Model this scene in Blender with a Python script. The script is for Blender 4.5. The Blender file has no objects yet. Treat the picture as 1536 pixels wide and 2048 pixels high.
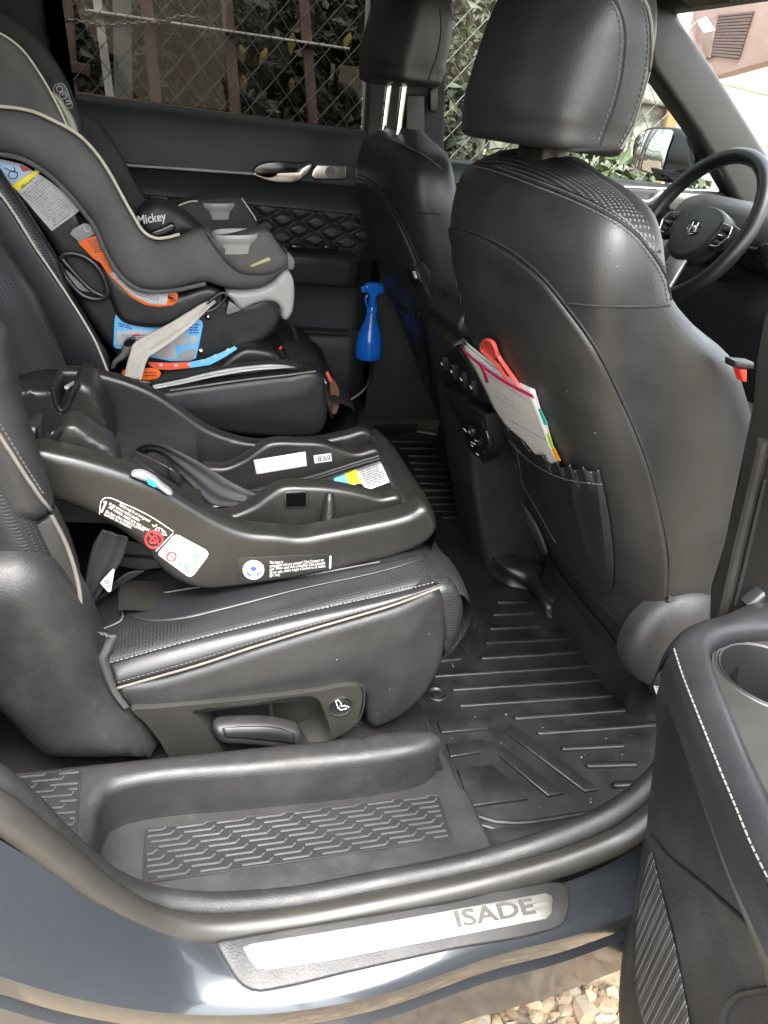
import bpy, bmesh, math, random
import numpy as np
from mathutils import geometry
from mathutils import Vector, Matrix
from mathutils.bvhtree import BVHTree
random.seed(7)
sc = bpy.context.scene
COL = sc.collection
V = Vector
# ------------------------------------------------------------------ camera
# x = towards the front of the car, y = from the open door across the cabin, z = up, ground at z = 0
FPX, CX, CY = 1513.0, 768.0, 1024.0
_vx = V((6000 - CX, 930 - CY, FPX)).normalized()
_vy = V((315 - CX, 174 - CY, FPX)); _vy = (_vy - _vx * _vy.dot(_vx)).normalized()
_vz = _vx.cross(_vy)
C = V((0.0, -0.5, 1.28))
RIGHT = V((_vx[0], _vy[0], _vz[0])); DOWN = V((_vx[1], _vy[1], _vz[1])); FWD = V((_vx[2], _vy[2], _vz[2]))
cam = bpy.data.cameras.new('camera'); camo = bpy.data.objects.new('camera', cam); COL.objects.link(camo)
cam.sensor_fit = 'HORIZONTAL'; cam.sensor_width = 36.0; cam.lens = 36.0 * FPX / 1536.0
cam.clip_start = 0.02; cam.clip_end = 400
mw = Matrix.Identity(4)
for i in range(3):
    mw[i][0] = RIGHT[i]; mw[i][1] = -DOWN[i]; mw[i][2] = -FWD[i]; mw[i][3] = C[i]
camo.matrix_world = mw
sc.camera = camo
# ------------------------------------------------------------------ light
SUN_EL, SUN_AZ = math.radians(66), math.radians(262)     # azimuth of the sun, measured from +x towards +y
world = bpy.data.worlds.new('World'); sc.world = world; world.use_nodes = True
wn = world.node_tree.nodes; wl = world.node_tree.links
sky = wn.new('ShaderNodeTexSky'); sky.sky_type = 'NISHITA'; sky.sun_disc = False
sky.sun_elevation = SUN_EL; sky.sun_rotation = math.radians(90) - SUN_AZ
sky.air_density = 1.2; sky.dust_density = 4.0; sky.ozone_density = 1.0
wn['Background'].inputs['Strength'].default_value = 0.15
hz = wn.new('ShaderNodeHueSaturation'); hz.inputs['Saturation'].default_value = .34     # a white, hazy sky
wl.new(sky.outputs['Color'], hz.inputs['Color']); wl.new(hz.outputs['Color'], wn['Background'].inputs['Color'])
sun = bpy.data.lights.new('sun', 'SUN'); sun.energy = .9; sun.angle = math.radians(60); sun.color = (1, .975, .94)
suno = bpy.data.objects.new('sun', sun); COL.objects.link(suno)
sd = V((math.cos(SUN_EL) * math.cos(SUN_AZ), math.cos(SUN_EL) * math.sin(SUN_AZ), math.sin(SUN_EL)))
suno.rotation_euler = sd.to_track_quat('Z', 'Y').to_euler()
suno['kind'] = 'helper'
sc.view_settings.view_transform = 'Standard'; sc.view_settings.look = 'None'; sc.view_settings.gamma = 1
sc.view_settings.use_curve_mapping = False
sc.view_settings.exposure = 3.45
sc.render.engine = 'CYCLES'
sc.cycles.max_bounces = 8; sc.cycles.diffuse_bounces = 4; sc.cycles.glossy_bounces = 4
sc.cycles.transparent_max_bounces = 12; sc.cycles.caustics_reflective = False; sc.cycles.caustics_refractive = False
sc.cycles.use_denoising = True

# ------------------------------------------------------------------ helpers: pixels of the photograph to points of the car
def ray(u, v): return RIGHT * ((u - CX) / FPX) + DOWN * ((v - CY) / FPX) + FWD
def PY(u, v, y): r = ray(u, v); return C + r * ((y - C.y) / r.y)
def PX(u, v, x): r = ray(u, v); return C + r * ((x - C.x) / r.x)
def PZ(u, v, z): r = ray(u, v); return C + r * ((z - C.z) / r.z)
def PN(u, v, o, n): r = ray(u, v); return C + r * ((o - C).dot(n) / r.dot(n))
def lerp(a, b, t): return a + (b - a) * t
def crv(pts, n, closed=False):
    """Catmull-Rom through pts (any dimension), n points evenly spaced along it"""
    P = [V(p) for p in pts]
    m = len(P); dense = []
    segs = m if closed else m - 1
    for i in range(segs):
        if closed: p0, p1, p2, p3 = P[(i - 1) % m], P[i], P[(i + 1) % m], P[(i + 2) % m]
        else:
            p1, p2 = P[i], P[i + 1]
            p0 = P[i - 1] if i > 0 else p1 * 2 - p2
            p3 = P[i + 2] if i + 2 < m else p2 * 2 - p1
        d1 = max((p2 - p1).length, 1e-9); d0 = max((p1 - p0).length, 1e-9); d2 = max((p3 - p2).length, 1e-9)
        m1 = ((p1 - p0) / d0 * d1 + (p2 - p1)) * .5; m2 = ((p2 - p1) + (p3 - p2) / d2 * d1) * .5
        for k in range(12):
            t = k / 12; t2 = t * t; t3 = t2 * t
            dense.append(p1 * (2 * t3 - 3 * t2 + 1) + m1 * (t3 - 2 * t2 + t) + p2 * (-2 * t3 + 3 * t2) + m2 * (t3 - t2))
    dense.append(P[0].copy() if closed else P[-1].copy())
    L = [0.0]
    for a, b in zip(dense, dense[1:]): L.append(L[-1] + (b - a).length)
    out = []; j = 0; cnt = n if closed else n - 1
    for k in range(n):
        s = L[-1] * k / cnt
        while j < len(L) - 2 and L[j + 1] < s: j += 1
        d = L[j + 1] - L[j]
        out.append(dense[j].lerp(dense[j + 1], 0 if d < 1e-12 else (s - L[j]) / d))
    return out
def poly(pts, n):
    """n points evenly along straight segments"""
    P = [V(p) for p in pts]; L = [0.0]
    for a, b in zip(P, P[1:]): L.append(L[-1] + (b - a).length)
    out = []; j = 0
    for k in range(n):
        s = L[-1] * k / (n - 1)
        while j < len(L) - 2 and L[j + 1] < s: j += 1
        out.append(P[j].lerp(P[j + 1], (s - L[j]) / max(L[j + 1] - L[j], 1e-12)))
    return out

# ------------------------------------------------------------------ materials
MATS = {}
class NB:
    def __init__(s, name):
        s.m = bpy.data.materials.new(name); s.m.use_nodes = True; s.n = s.m.node_tree.nodes; s.l = s.m.node_tree.links
        s.b = s.n['Principled BSDF']; MATS[name] = s.m
    def node(s, t, **k):
        x = s.n.new(t)
        for a, b in k.items():
            if a in x.inputs: s.put(x, a, b)
            else: setattr(x, a, b)
        return x
    def put(s, x, i, v):
        if isinstance(v, bpy.types.NodeSocket): s.l.new(v, x.inputs[i])
        else: x.inputs[i].default_value = v
    def set(s, **k):
        for a, b in k.items(): s.put(s.b, a.replace('_', ' '), b)
    def co(s): return s.node('ShaderNodeTexCoord').outputs['Object']
    def noise(s, scale, detail=4, rough=.5, vec=None):
        x = s.node('ShaderNodeTexNoise'); x.inputs['Scale'].default_value = scale; x.inputs['Detail'].default_value = detail
        x.inputs['Roughness'].default_value = rough; s.l.new(vec or s.co(), x.inputs['Vector']); return x.outputs['Fac']
    def ramp(s, fac, stops):
        x = s.node('ShaderNodeValToRGB'); s.l.new(fac, x.inputs[0]); e = x.color_ramp.elements
        while len(e) < len(stops): e.new(.5)
        for q, (p, c) in zip(e, stops): q.position = p; q.color = (*c, 1) if len(c) == 3 else c
        return x.outputs[0]
    def math(s, op, a, b=0.0, c=0.0):
        x = s.node('ShaderNodeMath', operation=op)
        for i, q in enumerate((a, b, c)): s.put(x, i, q)
        return x.outputs[0]
    def maprange(s, v, a, b, c, d):
        x = s.node('ShaderNodeMapRange')
        for i, q in enumerate((v, a, b, c, d)): s.put(x, i, q)
        return x.outputs[0]
    def bump(s, h, strength, dist=.001, normal=None):
        x = s.node('ShaderNodeBump'); x.inputs['Strength'].default_value = strength; x.inputs['Distance'].default_value = dist
        s.l.new(h, x.inputs['Height'])
        if normal is not None: s.l.new(normal, x.inputs['Normal'])
        return x.outputs[0]
def c3(r, g=None, b=None):
    if g is None: g = b = r
    return (r, g, b)
def rgba(c): return (c[0], c[1], c[2], 1)
def simple(name, col, rough, metal=0.0, grain=0, gstr=.3, dist=.0006, var=.25, spec=.5, vor=False, coat=0, wrinkle=0, dust=0):
    """a painted, moulded or woven surface: base colour with slight wear, uneven gloss, fine grain"""
    b = NB(name)
    n1 = b.noise(9, 5, .6)
    lo = tuple(max(0, c * (1 - var)) for c in col); hi = tuple(min(1, c * (1 + var)) for c in col)
    base = b.ramp(n1, [(.3, lo), (.7, hi)])
    if dust:      # pale dust and scuffs in patches of their own
        d1 = b.maprange(b.noise(11, 8, .72), .5, .78, 0, dust); d2 = b.maprange(b.noise(150, 4, .7), .58, .75, 0, dust * .8)
        mx = b.node('ShaderNodeMix', data_type='RGBA'); b.l.new(b.math('ADD', d1, d2), mx.inputs[0]); b.l.new(base, mx.inputs[6]); mx.inputs[7].default_value = (.16, .15, .13, 1); base = mx.outputs[2]
    b.set(Base_Color=base, Metallic=metal, Specular_IOR_Level=spec)
    n2 = b.noise(23, 6, .65)
    b.set(Roughness=b.maprange(n2, .3, .7, max(.02, rough * .82), min(1, rough * 1.2)))
    if coat: b.set(Coat_Weight=coat, Coat_Roughness=.03)
    if grain:
        if vor:
            x = b.node('ShaderNodeTexVoronoi'); x.inputs['Scale'].default_value = grain; b.l.new(b.co(), x.inputs['Vector']); h = x.outputs['Distance']
        else: h = b.noise(grain, 3, .6)
        nb = b.bump(b.noise(17, 3, .5), wrinkle, .006) if wrinkle else None
        b.set(Normal=b.bump(h, gstr, dist, nb))
    return b.m
def perforated(name, ax, col, pitch=.0042, rough=.36, hcol=(.004, .004, .004, 1)):
    """leather with staggered punched holes; ax = the two object axes the holes run along"""
    b = NB(name); sep = b.node('ShaderNodeSeparateXYZ'); b.l.new(b.co(), sep.inputs[0])
    k = math.pi / pitch
    a = b.math('MULTIPLY', sep.outputs[ax[0]], k); c = b.math('MULTIPLY', sep.outputs[ax[1]], k)
    f = b.math('MULTIPLY', b.math('SINE', a), b.math('SINE', c))
    f = b.math('ABSOLUTE', f)
    hole = b.maprange(f, .62, .82, 0, 1)
    n = b.noise(14, 4)
    base = b.ramp(n, [(.3, tuple(q * .8 for q in col)), (.7, tuple(q * 1.2 for q in col))])
    mx = b.node('ShaderNodeMix', data_type='RGBA'); b.l.new(hole, mx.inputs[0]); b.l.new(base, mx.inputs[6]); mx.inputs[7].default_value = hcol
    b.set(Base_Color=mx.outputs[2], Roughness=b.maprange(hole, 0, 1, rough, .8))
    inv = b.math('SUBTRACT', 1.0, hole)
    nb = b.bump(b.noise(900, 3), .25, .0004)
    b.set(Normal=b.bump(inv, .5, .0006, nb))
    return b.m
LEATHER = simple('black_leather', c3(.0135, .0137, .0138), .44, grain=560, gstr=.38, dist=.0004, vor=True, wrinkle=.09, dust=.025)
LEATHER_S = simple('smooth_black_leather', c3(.0125, .013, .014), .37, grain=600, gstr=.3, dist=.0004, vor=True, wrinkle=.1, dust=.02)
SHELL = simple('grained_black_vinyl', c3(.015, .0147, .0138), .46, grain=480, gstr=.5, dist=.0005, dust=.03, vor=True)
PERF_T = perforated('perforated_leather_seat', (0, 1), c3(.0115, .012, .0128))
PERF_B = perforated('perforated_leather_back', (1, 2), c3(.012, .0125, .013))
PERF_L = perforated('pale_dot_perforation', (0, 1), c3(.014), .0052, .4, (.075, .07, .062, 1))
PLASTIC = simple('black_moulded_plastic', c3(.01), .36, grain=380, gstr=.22, dist=.0005)
TRIM = simple('grained_black_trim', c3(.0125, .0125, .0125), .49, grain=460, gstr=.4, dist=.0004, dust=.1, vor=True)
BASEPL = simple('black_satin_plastic', c3(.0122, .0118, .0105), .34, grain=300, gstr=.16, dist=.0004, dust=.04)
OLIVE = simple('charcoal_trim', c3(.018, .0172, .0148), .4, grain=700, gstr=.35, dist=.0004)
GLOSS = simple('gloss_black_plastic', c3(.01), .12)
RUBBER = simple('black_rubber', c3(.013), .4, grain=300, gstr=.25, dist=.0004)
RUBBERM = simple('worn_floor_rubber', c3(.006), .44, grain=420, gstr=.3, dist=.0004, var=.5, dust=.1)
SEAL = simple('weatherstrip_rubber', c3(.022, .021, .0185), .38, grain=200, gstr=.15)
CARPET = simple('black_carpet', c3(.014, .0135, .013), .95, grain=900, gstr=1.0, dist=.003, var=.6, spec=.1)
SEAM = simple('seam_shadow', c3(.006), .8)
THREAD = simple('grey_thread', c3(.12, .12, .112), .7)
THREADD = simple('dark_thread', c3(.06, .06, .058), .7)
PIPING = simple('pewter_piping', c3(.11, .1, .085), .45)
CHROME = simple('chrome', c3(.8, .79, .75), .1, 1.0, var=.03)
SATIN = simple('satin_silver_metal', c3(.45, .43, .39), .3, .9, var=.06)
FABRIC = simple('grey_fabric', c3(.1, .097, .092), .9, grain=620, gstr=.9, dist=.0012, spec=.15, var=.2, wrinkle=.25, dust=.05)
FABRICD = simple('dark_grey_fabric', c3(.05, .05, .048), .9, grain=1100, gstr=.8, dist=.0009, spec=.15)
CREAM = simple('cream_piping', c3(.5, .47, .36), .7, grain=600, var=.1)
LGREY = simple('light_grey_plastic', c3(.3, .295, .275), .42, grain=300, gstr=.1, var=.08)
WEB = simple('black_webbing', c3(.014, .014, .015), .6, grain=1300, gstr=.9, dist=.0008)
WEBL = simple('beige_webbing', c3(.46, .42, .36), .75, grain=1300, gstr=.9, dist=.0006, var=.12)
PAPER = simple('white_sticker', c3(.46, .46, .44), .45, var=.05)
ORANGE = simple('orange_sticker', c3(.78, .13, .012), .4, var=.08)
BLUE = simple('sky_blue_sticker', c3(.16, .48, .78), .4, var=.08)
YELLOW = simple('yellow_sticker', c3(.85, .72, .03), .4, var=.06)
INK = simple('print_ink', c3(.03, .03, .035), .5)
INKG = simple('pale_print', c3(.13, .13, .135), .5)
INKW = simple('white_print', c3(.45, .45, .42), .5)
INKR = simple('red_print', c3(.6, .03, .03), .5)
INKB = simple('navy_print', c3(.03, .06, .4), .5)
RED = simple('red_plastic', c3(.62, .03, .02), .35)
CORAL = simple('coral_plastic', c3(.55, .075, .055), .35)

# ------------------------------------------------------------------ mesh helpers
_BV = {}
def link(o, parent=None, label=None, cat=None, group=None, kind=None):
    COL.objects.link(o)
    if label: o['label'] = label
    if cat: o['category'] = cat
    if group: o['group'] = group
    if kind: o['kind'] = kind
    return o
def thing(name, at, label, cat, group=None):
    o = bpy.data.objects.new(name, None); o.empty_display_size = .05; o.location = V(at)
    return link(o, None, label, cat, group)
def part_root(name, at, parent, label=None):
    """an Empty for a part that has pieces of its own"""
    o = bpy.data.objects.new(name, None); o.empty_display_size = .05; o.location = V(at); COL.objects.link(o)
    o.parent = parent; o.matrix_parent_inverse = p_world(parent).inverted()
    if label: o['label'] = label
    return o
def mesh(name, vs, fs, mat, parent=None, smooth=True, sharp=35, **kw):
    me = bpy.data.meshes.new(name); me.from_pydata([tuple(v) for v in vs], [], fs); me.validate(); me.update()
    if mat: me.materials.append(mat)
    if smooth and len(me.polygons):
        me.polygons.foreach_set('use_smooth', [True] * len(me.polygons))
        if sharp: me.set_sharp_from_angle(angle=math.radians(sharp))
    o = bpy.data.objects.new(name, me)
    # parents are only ever translated: keep mesh data in car space
    p = parent
    link(o, None, **kw)
    if p is not None:
        o.parent = p
        o.matrix_parent_inverse = p_world(p).inverted()
    return o
def p_world(p):
    if p.parent is None: return Matrix.Translation(p.location)
    return p_world(p.parent) @ p.matrix_parent_inverse @ Matrix.Translation(p.location)
def bvh(objs):
    if not isinstance(objs, (list, tuple)): objs = [objs]
    key = tuple(o.name for o in objs)
    if key not in _BV:
        vs, ps = [], []
        for o in objs:
            n = len(vs); vs += [v.co.copy() for v in o.data.vertices]; ps += [[i + n for i in p.vertices] for p in o.data.polygons]
        _BV[key] = BVHTree.FromPolygons(vs, ps)
    return _BV[key]
def hit(tree, u, v, off):
    r = ray(u, v).normalized(); loc, nor, i, d = tree.ray_cast(C, r)
    if loc is None: return None
    if nor.dot(r) > 0: nor = -nor
    return loc + nor * off
def fill_none(seq):
    last = next((s for s in seq if s is not None), None)
    out = []
    for s in seq:
        if s is None: s = last
        out.append(s); last = s
    return out
def drape_line(objs, px, n, off=.001, curve=True):
    t = bvh(objs); q = crv([(a, b) for a, b in px], n) if curve else poly(px, n)
    r = [hit(t, p[0], p[1], off) for p in q]
    return [p for p in r if p is not None]
def grid_faces(nr, nc, cu=False, cv=False):
    f = []
    for i in range(nr if cv else nr - 1):
        for j in range(nc if cu else nc - 1):
            f.append((i * nc + j, i * nc + (j + 1) % nc, ((i + 1) % nr) * nc + (j + 1) % nc, ((i + 1) % nr) * nc + j))
    return f
def solid(o, t, off=-1):
    m = o.modifiers.new('thickness', 'SOLIDIFY'); m.thickness = t; m.offset = off; m.use_even_offset = False; return o
def orient(o):
    """turn normals so that most faces look at the camera (open sheets)"""
    me = o.data; s = 0
    for p in me.polygons: s += p.normal.dot(C - p.center) * p.area
    if s < 0: me.flip_normals()
    return o
def drape(name, objs, A, B, nu, nv, mat, parent, off=.0012, thick=.001, curve=True, **kw):
    """sheet lying on built surfaces between two boundary lines seen in the photograph"""
    t = bvh(objs); f = crv if curve else poly
    a = f([(p[0], p[1]) for p in A], nv); b = f([(p[0], p[1]) for p in B], nv)
    rows = []
    for i in range(nv):
        rows.append(fill_none([hit(t, lerp(a[i][0], b[i][0], j / (nu - 1)), lerp(a[i][1], b[i][1], j / (nu - 1)), off) for j in range(nu)]))
    good = [r for r in rows if r[0] is not None]
    o = mesh(name, [p for r in good for p in r], grid_faces(len(good), nu), mat, parent, **kw)
    orient(o)
    if thick: solid(o, thick)
    return o
def surf(name, rows, mat, parent, nu=None, nv=None, thick=0, cu=False, face=True, sharp=40, **kw):
    """smooth sheet through rows of control points"""
    if nu: rows = [crv(r, nu, cu) for r in rows]
    if nv:
        cols = list(zip(*rows)); cols = [crv(c, nv) for c in cols]; rows = [list(r) for r in zip(*cols)]
    o = mesh(name, [p for r in rows for p in r], grid_faces(len(rows), len(rows[0]), cu), mat, parent, sharp=sharp, **kw)
    if face: orient(o)
    if thick: solid(o, thick)
    return o
def loft(name, rings, mat, parent, cap=True, sharp=50, **kw):
    n = len(rings[0]); vs = [p for r in rings for p in r]; fs = grid_faces(len(rings), n, True)
    if cap:
        fs.append(tuple(range(n))[::-1]); k = (len(rings) - 1) * n; fs.append(tuple(range(k, k + n)))
    o = mesh(name, vs, fs, mat, parent, sharp=sharp, **kw)
    fix(o); return o
def fix(o):
    bm = bmesh.new(); bm.from_mesh(o.data); bmesh.ops.recalc_face_normals(bm, faces=bm.faces); bm.to_mesh(o.data); bm.free(); o.data.update()
def plane_basis(n):
    n = n.normalized(); a = V((0, 0, 1)) if abs(n.z) < .9 else V((1, 0, 0)); e1 = a.cross(n).normalized(); return e1, n.cross(e1)
def slab(name, pts, ext, r, mat, parent, n=0, seg=3, back=True, pillow=0, sharp=45, **kw):
    """plate with the outline pts (planar, 3-D), extruded by the vector ext, rounded edges of radius r on the near face (and the back)"""
    P = crv(pts, n, True) if n else [V(p) for p in pts]
    N = V(ext).normalized(); D = V(ext).length; e1, e2 = plane_basis(N)
    o0 = P[0]; q = [((p - o0).dot(e1), (p - o0).dot(e2)) for p in P]; k = len(q)
    ar = sum(q[i][0] * q[(i + 1) % k][1] - q[(i + 1) % k][0] * q[i][1] for i in range(k))
    sg = 1 if ar > 0 else -1
    nrm = []
    for i in range(k):
        a, b, c = V(q[i - 1]), V(q[i]), V(q[(i + 1) % k])
        t1 = (b - a); t2 = (c - b); t1 = t1.normalized() if t1.length > 1e-9 else t1; t2 = t2.normalized() if t2.length > 1e-9 else t2
        m = V((-(t1 + t2).y, (t1 + t2).x)) * sg
        l = m.length
        if l < 1e-6: nrm.append(V((0, 0))); continue
        m /= l; cosh = max(.5, m.dot(V((-t1.y, t1.x)) * sg)); nrm.append(m / cosh)
    per = sum((P[i] - P[i - 1]).length for i in range(k)); wn_s = int(r / max(per / k, 1e-6))
    for _ in range(min(wn_s, 12)):      # ease the inset direction so that tight inner corners do not fold over
        nrm = [(nrm[i - 1] + nrm[i] * 2 + nrm[(i + 1) % k]) / 4 for i in range(k)]
    def ring(ins, dep): return [P[i] + (e1 * nrm[i].x + e2 * nrm[i].y) * ins + N * dep for i in range(k)]
    rings = []
    if pillow:
        rings.append(ring(r * 2.4, -pillow)); rings.append(ring(r * 1.6, -pillow * .8))
    for s in range(seg + 1):
        a = math.pi / 2 * s / seg; rings.append(ring(r * (1 - math.sin(a)), r * (1 - math.cos(a))))
    if back:
        for s in range(seg + 1):
            a = math.pi / 2 * s / seg; rings.append(ring(r * (1 - math.cos(a)), D - r * (1 - math.sin(a))))
    else: rings.append(ring(0, D))
    vs = [p for rg in rings for p in rg]; fs = grid_faces(len(rings), k, True)
    me = bpy.data.meshes.new(name); me.from_pydata([tuple(v) for v in vs], [], fs)
    bm = bmesh.new(); bm.from_mesh(me); bm.verts.ensure_lookup_table()
    caps = [bm.faces.new([bm.verts[i] for i in range(k)]), bm.faces.new([bm.verts[len(vs) - k + i] for i in range(k)][::-1])]
    bmesh.ops.triangulate(bm, faces=caps)
    bmesh.ops.recalc_face_normals(bm, faces=bm.faces); 
    vs = [v.co.copy() for v in bm.verts]; fs = [tuple(v.index for v in f.verts) for f in bm.faces]
    bm.free(); bpy.data.meshes.remove(me)
    return mesh(name, vs, fs, mat, parent, sharp=sharp, **kw)
def hslab(name, pts, ext, R, mat, parent, n=0, bulge=0, bw=.05, back=True, sharp=60, step=None, **kw):
    """plate like slab(), with softly domed faces: the face falls away by the distance to the outline (radius R, plus a broad bulge)"""
    P = crv(pts, n, True) if n else [V(p) for p in pts]
    N = V(ext).normalized(); D = V(ext).length; e1, e2 = plane_basis(N); o0 = P[0]
    q = np.array([((p - o0).dot(e1), (p - o0).dot(e2)) for p in P]); a = q; b_ = np.roll(q, -1, 0); d = b_ - a; L2 = (d ** 2).sum(1) + 1e-18
    def dist(X):
        out = np.empty(len(X))
        for s in range(0, len(X), 4000):
            x = X[s:s + 4000, None, :] - a[None]; t = np.clip((x * d[None]).sum(2) / L2, 0, 1); out[s:s + 4000] = np.sqrt((((x - t[..., None] * d[None]) ** 2).sum(2)).min(1))
        return out
    def inside(X):
        r = np.zeros(len(X), bool)
        for i in range(len(a)):
            y0, y1 = a[i, 1], b_[i, 1]
            if y0 == y1: continue
            c = ((y0 > X[:, 1]) != (y1 > X[:, 1])) & (X[:, 0] < (b_[i, 0] - a[i, 0]) * (X[:, 1] - y0) / (y1 - y0) + a[i, 0]); r ^= c
        return r
    mn, mx = q.min(0), q.max(0); st = step or max(R * .55, float((mx - mn).max()) / 70)
    g = np.stack(np.meshgrid(np.arange(mn[0], mx[0], st), np.arange(mn[1], mx[1], st)), -1).reshape(-1, 2)
    g = g + np.where((np.arange(len(g)) % 2)[:, None] == 0, .0, 0.0)
    g = g[inside(g)]; dg_ = dist(g); g = g[dg_ > R * 1.02]
    tn = np.roll(q, -1, 0) - np.roll(q, 1, 0); tn /= np.sqrt((tn ** 2).sum(1))[:, None] + 1e-12; area = (a[:, 0] * b_[:, 1] - b_[:, 0] * a[:, 1]).sum(); nn = np.stack([-tn[:, 1], tn[:, 0]], 1) * (1 if area > 0 else -1)
    pts2 = [q]
    for t in (.06, .2, .42, .7, 1.0):
        x = q + nn * R * t; x = x[inside(x)]
        if len(x): x = x[dist(x) > R * t * .93]; pts2.append(x)
    pts2.append(g); X = np.concatenate(pts2); k = len(q)
    co, ed, fc, *_ = geometry.delaunay_2d_cdt([V(x) for x in X], [(i, (i + 1) % k) for i in range(k)], [], 1, 1e-5)
    X = np.array([(c[0], c[1]) for c in co]); dd_ = dist(X); w = np.clip(1 - dd_ / R, 0, 1); dep = R * (1 - np.sqrt(np.clip(1 - w * w, 0, 1)))
    if bulge: s_ = np.clip(dd_ / bw, 0, 1); dep = dep - bulge * (s_ * s_ * (3 - 2 * s_))
    vs = [o0 + e1 * float(x[0]) + e2 * float(x[1]) + N * float(z) for x, z in zip(X, dep)]; m = len(vs); fs = [tuple(f) for f in fc]
    bn = {}
    for f in fc:
        for i in range(len(f)):
            e = (f[i], f[(i + 1) % len(f)]); bn[tuple(sorted(e))] = bn.get(tuple(sorted(e)), []) + [e]
    vs += [o0 + e1 * float(x[0]) + e2 * float(x[1]) + N * (D - (float(z) if back else 0)) for x, z in zip(X, R * (1 - np.sqrt(np.clip(1 - w * w, 0, 1))))]
    fs += [tuple(i + m for i in reversed(f)) for f in fc]
    for e, l in bn.items():
        if len(l) == 1: i, j = l[0]; fs.append((j, i, i + m, j + m))
    o = mesh(name, vs, fs, mat, parent, sharp=sharp, **kw); fix(o); return o
def yh(name, px, y0, y1, R, mat, parent, n=0, **kw): return hslab(name, [PY(u, v, y0 + .7 * min(R, y1 - y0)) - V((0, .7 * min(R, y1 - y0), 0)) for u, v in px], V((0, y1 - y0, 0)), R, mat, parent, n, **kw)
def yslab(name, px, y0, y1, r, mat, parent, n=0, **kw):
    """plate standing along the car: outline traced on the plane y = y0, thickness to y1"""
    return slab(name, [PY(u, v, y0) for u, v in px], V((0, y1 - y0, 0)), r, mat, parent, n, **kw)
def frame_tube(path, r, ns, closed=False):
    """rings of points round a path"""
    n = len(path); rs = r if isinstance(r, (list, tuple)) else [r] * n
    out = []; up = None
    for i in range(n):
        a = path[(i - 1) % n] if (closed or i > 0) else path[i]; b = path[(i + 1) % n] if (closed or i < n - 1) else path[i]
        t = (b - a); t = t.normalized() if t.length > 1e-12 else V((1, 0, 0))
        if up is None: up = V((0, 0, 1)) if abs(t.z) < .9 else V((0, 1, 0))
        s = t.cross(up); s = s.normalized() if s.length > 1e-9 else V((0, 1, 0)); up = s.cross(t).normalized()
        out.append([path[i] + (s * math.cos(2 * math.pi * k / ns) + up * math.sin(2 * math.pi * k / ns)) * rs[i] for k in range(ns)])
    return out
def tubes(name, paths, r, mat, parent, ns=8, closed=False, **kw):
    vs, fs = [], []
    for path in paths:
        if len(path) < 2: continue
        R = frame_tube(path, r, ns, closed); b = len(vs)
        vs += [p for q in R for p in q]; fs += [tuple(i + b for i in f) for f in grid_faces(len(R), ns, True, closed)]
        if not closed:
            fs.append(tuple(range(b, b + ns))); e = b + (len(R) - 1) * ns; fs.append(tuple(range(e, e + ns))[::-1])
    o = mesh(name, vs, fs, mat, parent, **kw); fix(o); return o
def tube(name, path, r, mat, parent, ns=10, closed=False, **kw): return tubes(name, [path], r, mat, parent, ns, closed, **kw)
def dashes(path, ln=.0032, gap=.0022):
    """short stitches along a path"""
    L = [0.0]
    for a, b in zip(path, path[1:]): L.append(L[-1] + (b - a).length)
    def at(s):
        j = 0
        lo, hi = 0, len(L) - 1
        while hi - lo > 1:
            m = (lo + hi) // 2
            if L[m] <= s: lo = m
            else: hi = m
        return path[lo].lerp(path[hi], (s - L[lo]) / max(L[hi] - L[lo], 1e-9))
    out = []; s = 0
    while s + ln < L[-1]: out.append([at(s), at(s + ln)]); s += ln + gap
    return out
def stitches(name, path, mat, parent, r=.0007, ln=.0036, gap=.0022, **kw): return tubes(name, dashes(path, ln, gap), r, mat, parent, 5, kind='stuff', **kw)
def box(name, c, e, s, r, mat, parent, seg=2, **kw):
    """block at c with unit axes e = (ex, ey, ez) and sizes s"""
    ex, ey, ez = e; hx, hy = s[0] / 2, s[1] / 2
    top = c + ez * (s[2] / 2)
    P = [top + ex * a * hx + ey * b * hy for a, b in ((-1, -1), (1, -1), (1, 1), (-1, 1))]
    rr = min(r * 1.5, hx * .9, hy * .9); Q = []
    for i, p in enumerate(P):
        a = (P[i - 1] - p).normalized(); b = (P[(i + 1) % 4] - p).normalized()
        for k in range(4):
            w = math.pi / 2 * k / 3
            Q.append(p + a * rr * (1 - math.sin(w)) + b * rr * (1 - math.cos(w)))
    return slab(name, Q, -ez * s[2], min(r, s[2] * .45), mat, parent, seg=seg, **kw)
AX = (V((1, 0, 0)), V((0, 1, 0)), V((0, 0, 1)))
def lathe(name, o, ax, prof, mat, parent, ns=28, squash=None, **kw):
    """turned body: prof = (distance along ax, radius)"""
    e1, e2 = plane_basis(ax); ax = ax.normalized(); sx, sy = squash or (1, 1)
    rings = [[o + ax * h + (e1 * math.cos(2 * math.pi * k / ns) * sx + e2 * math.sin(2 * math.pi * k / ns) * sy) * r for k in range(ns)] for h, r in prof]
    return loft(name, rings, mat, parent, **kw)
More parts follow.
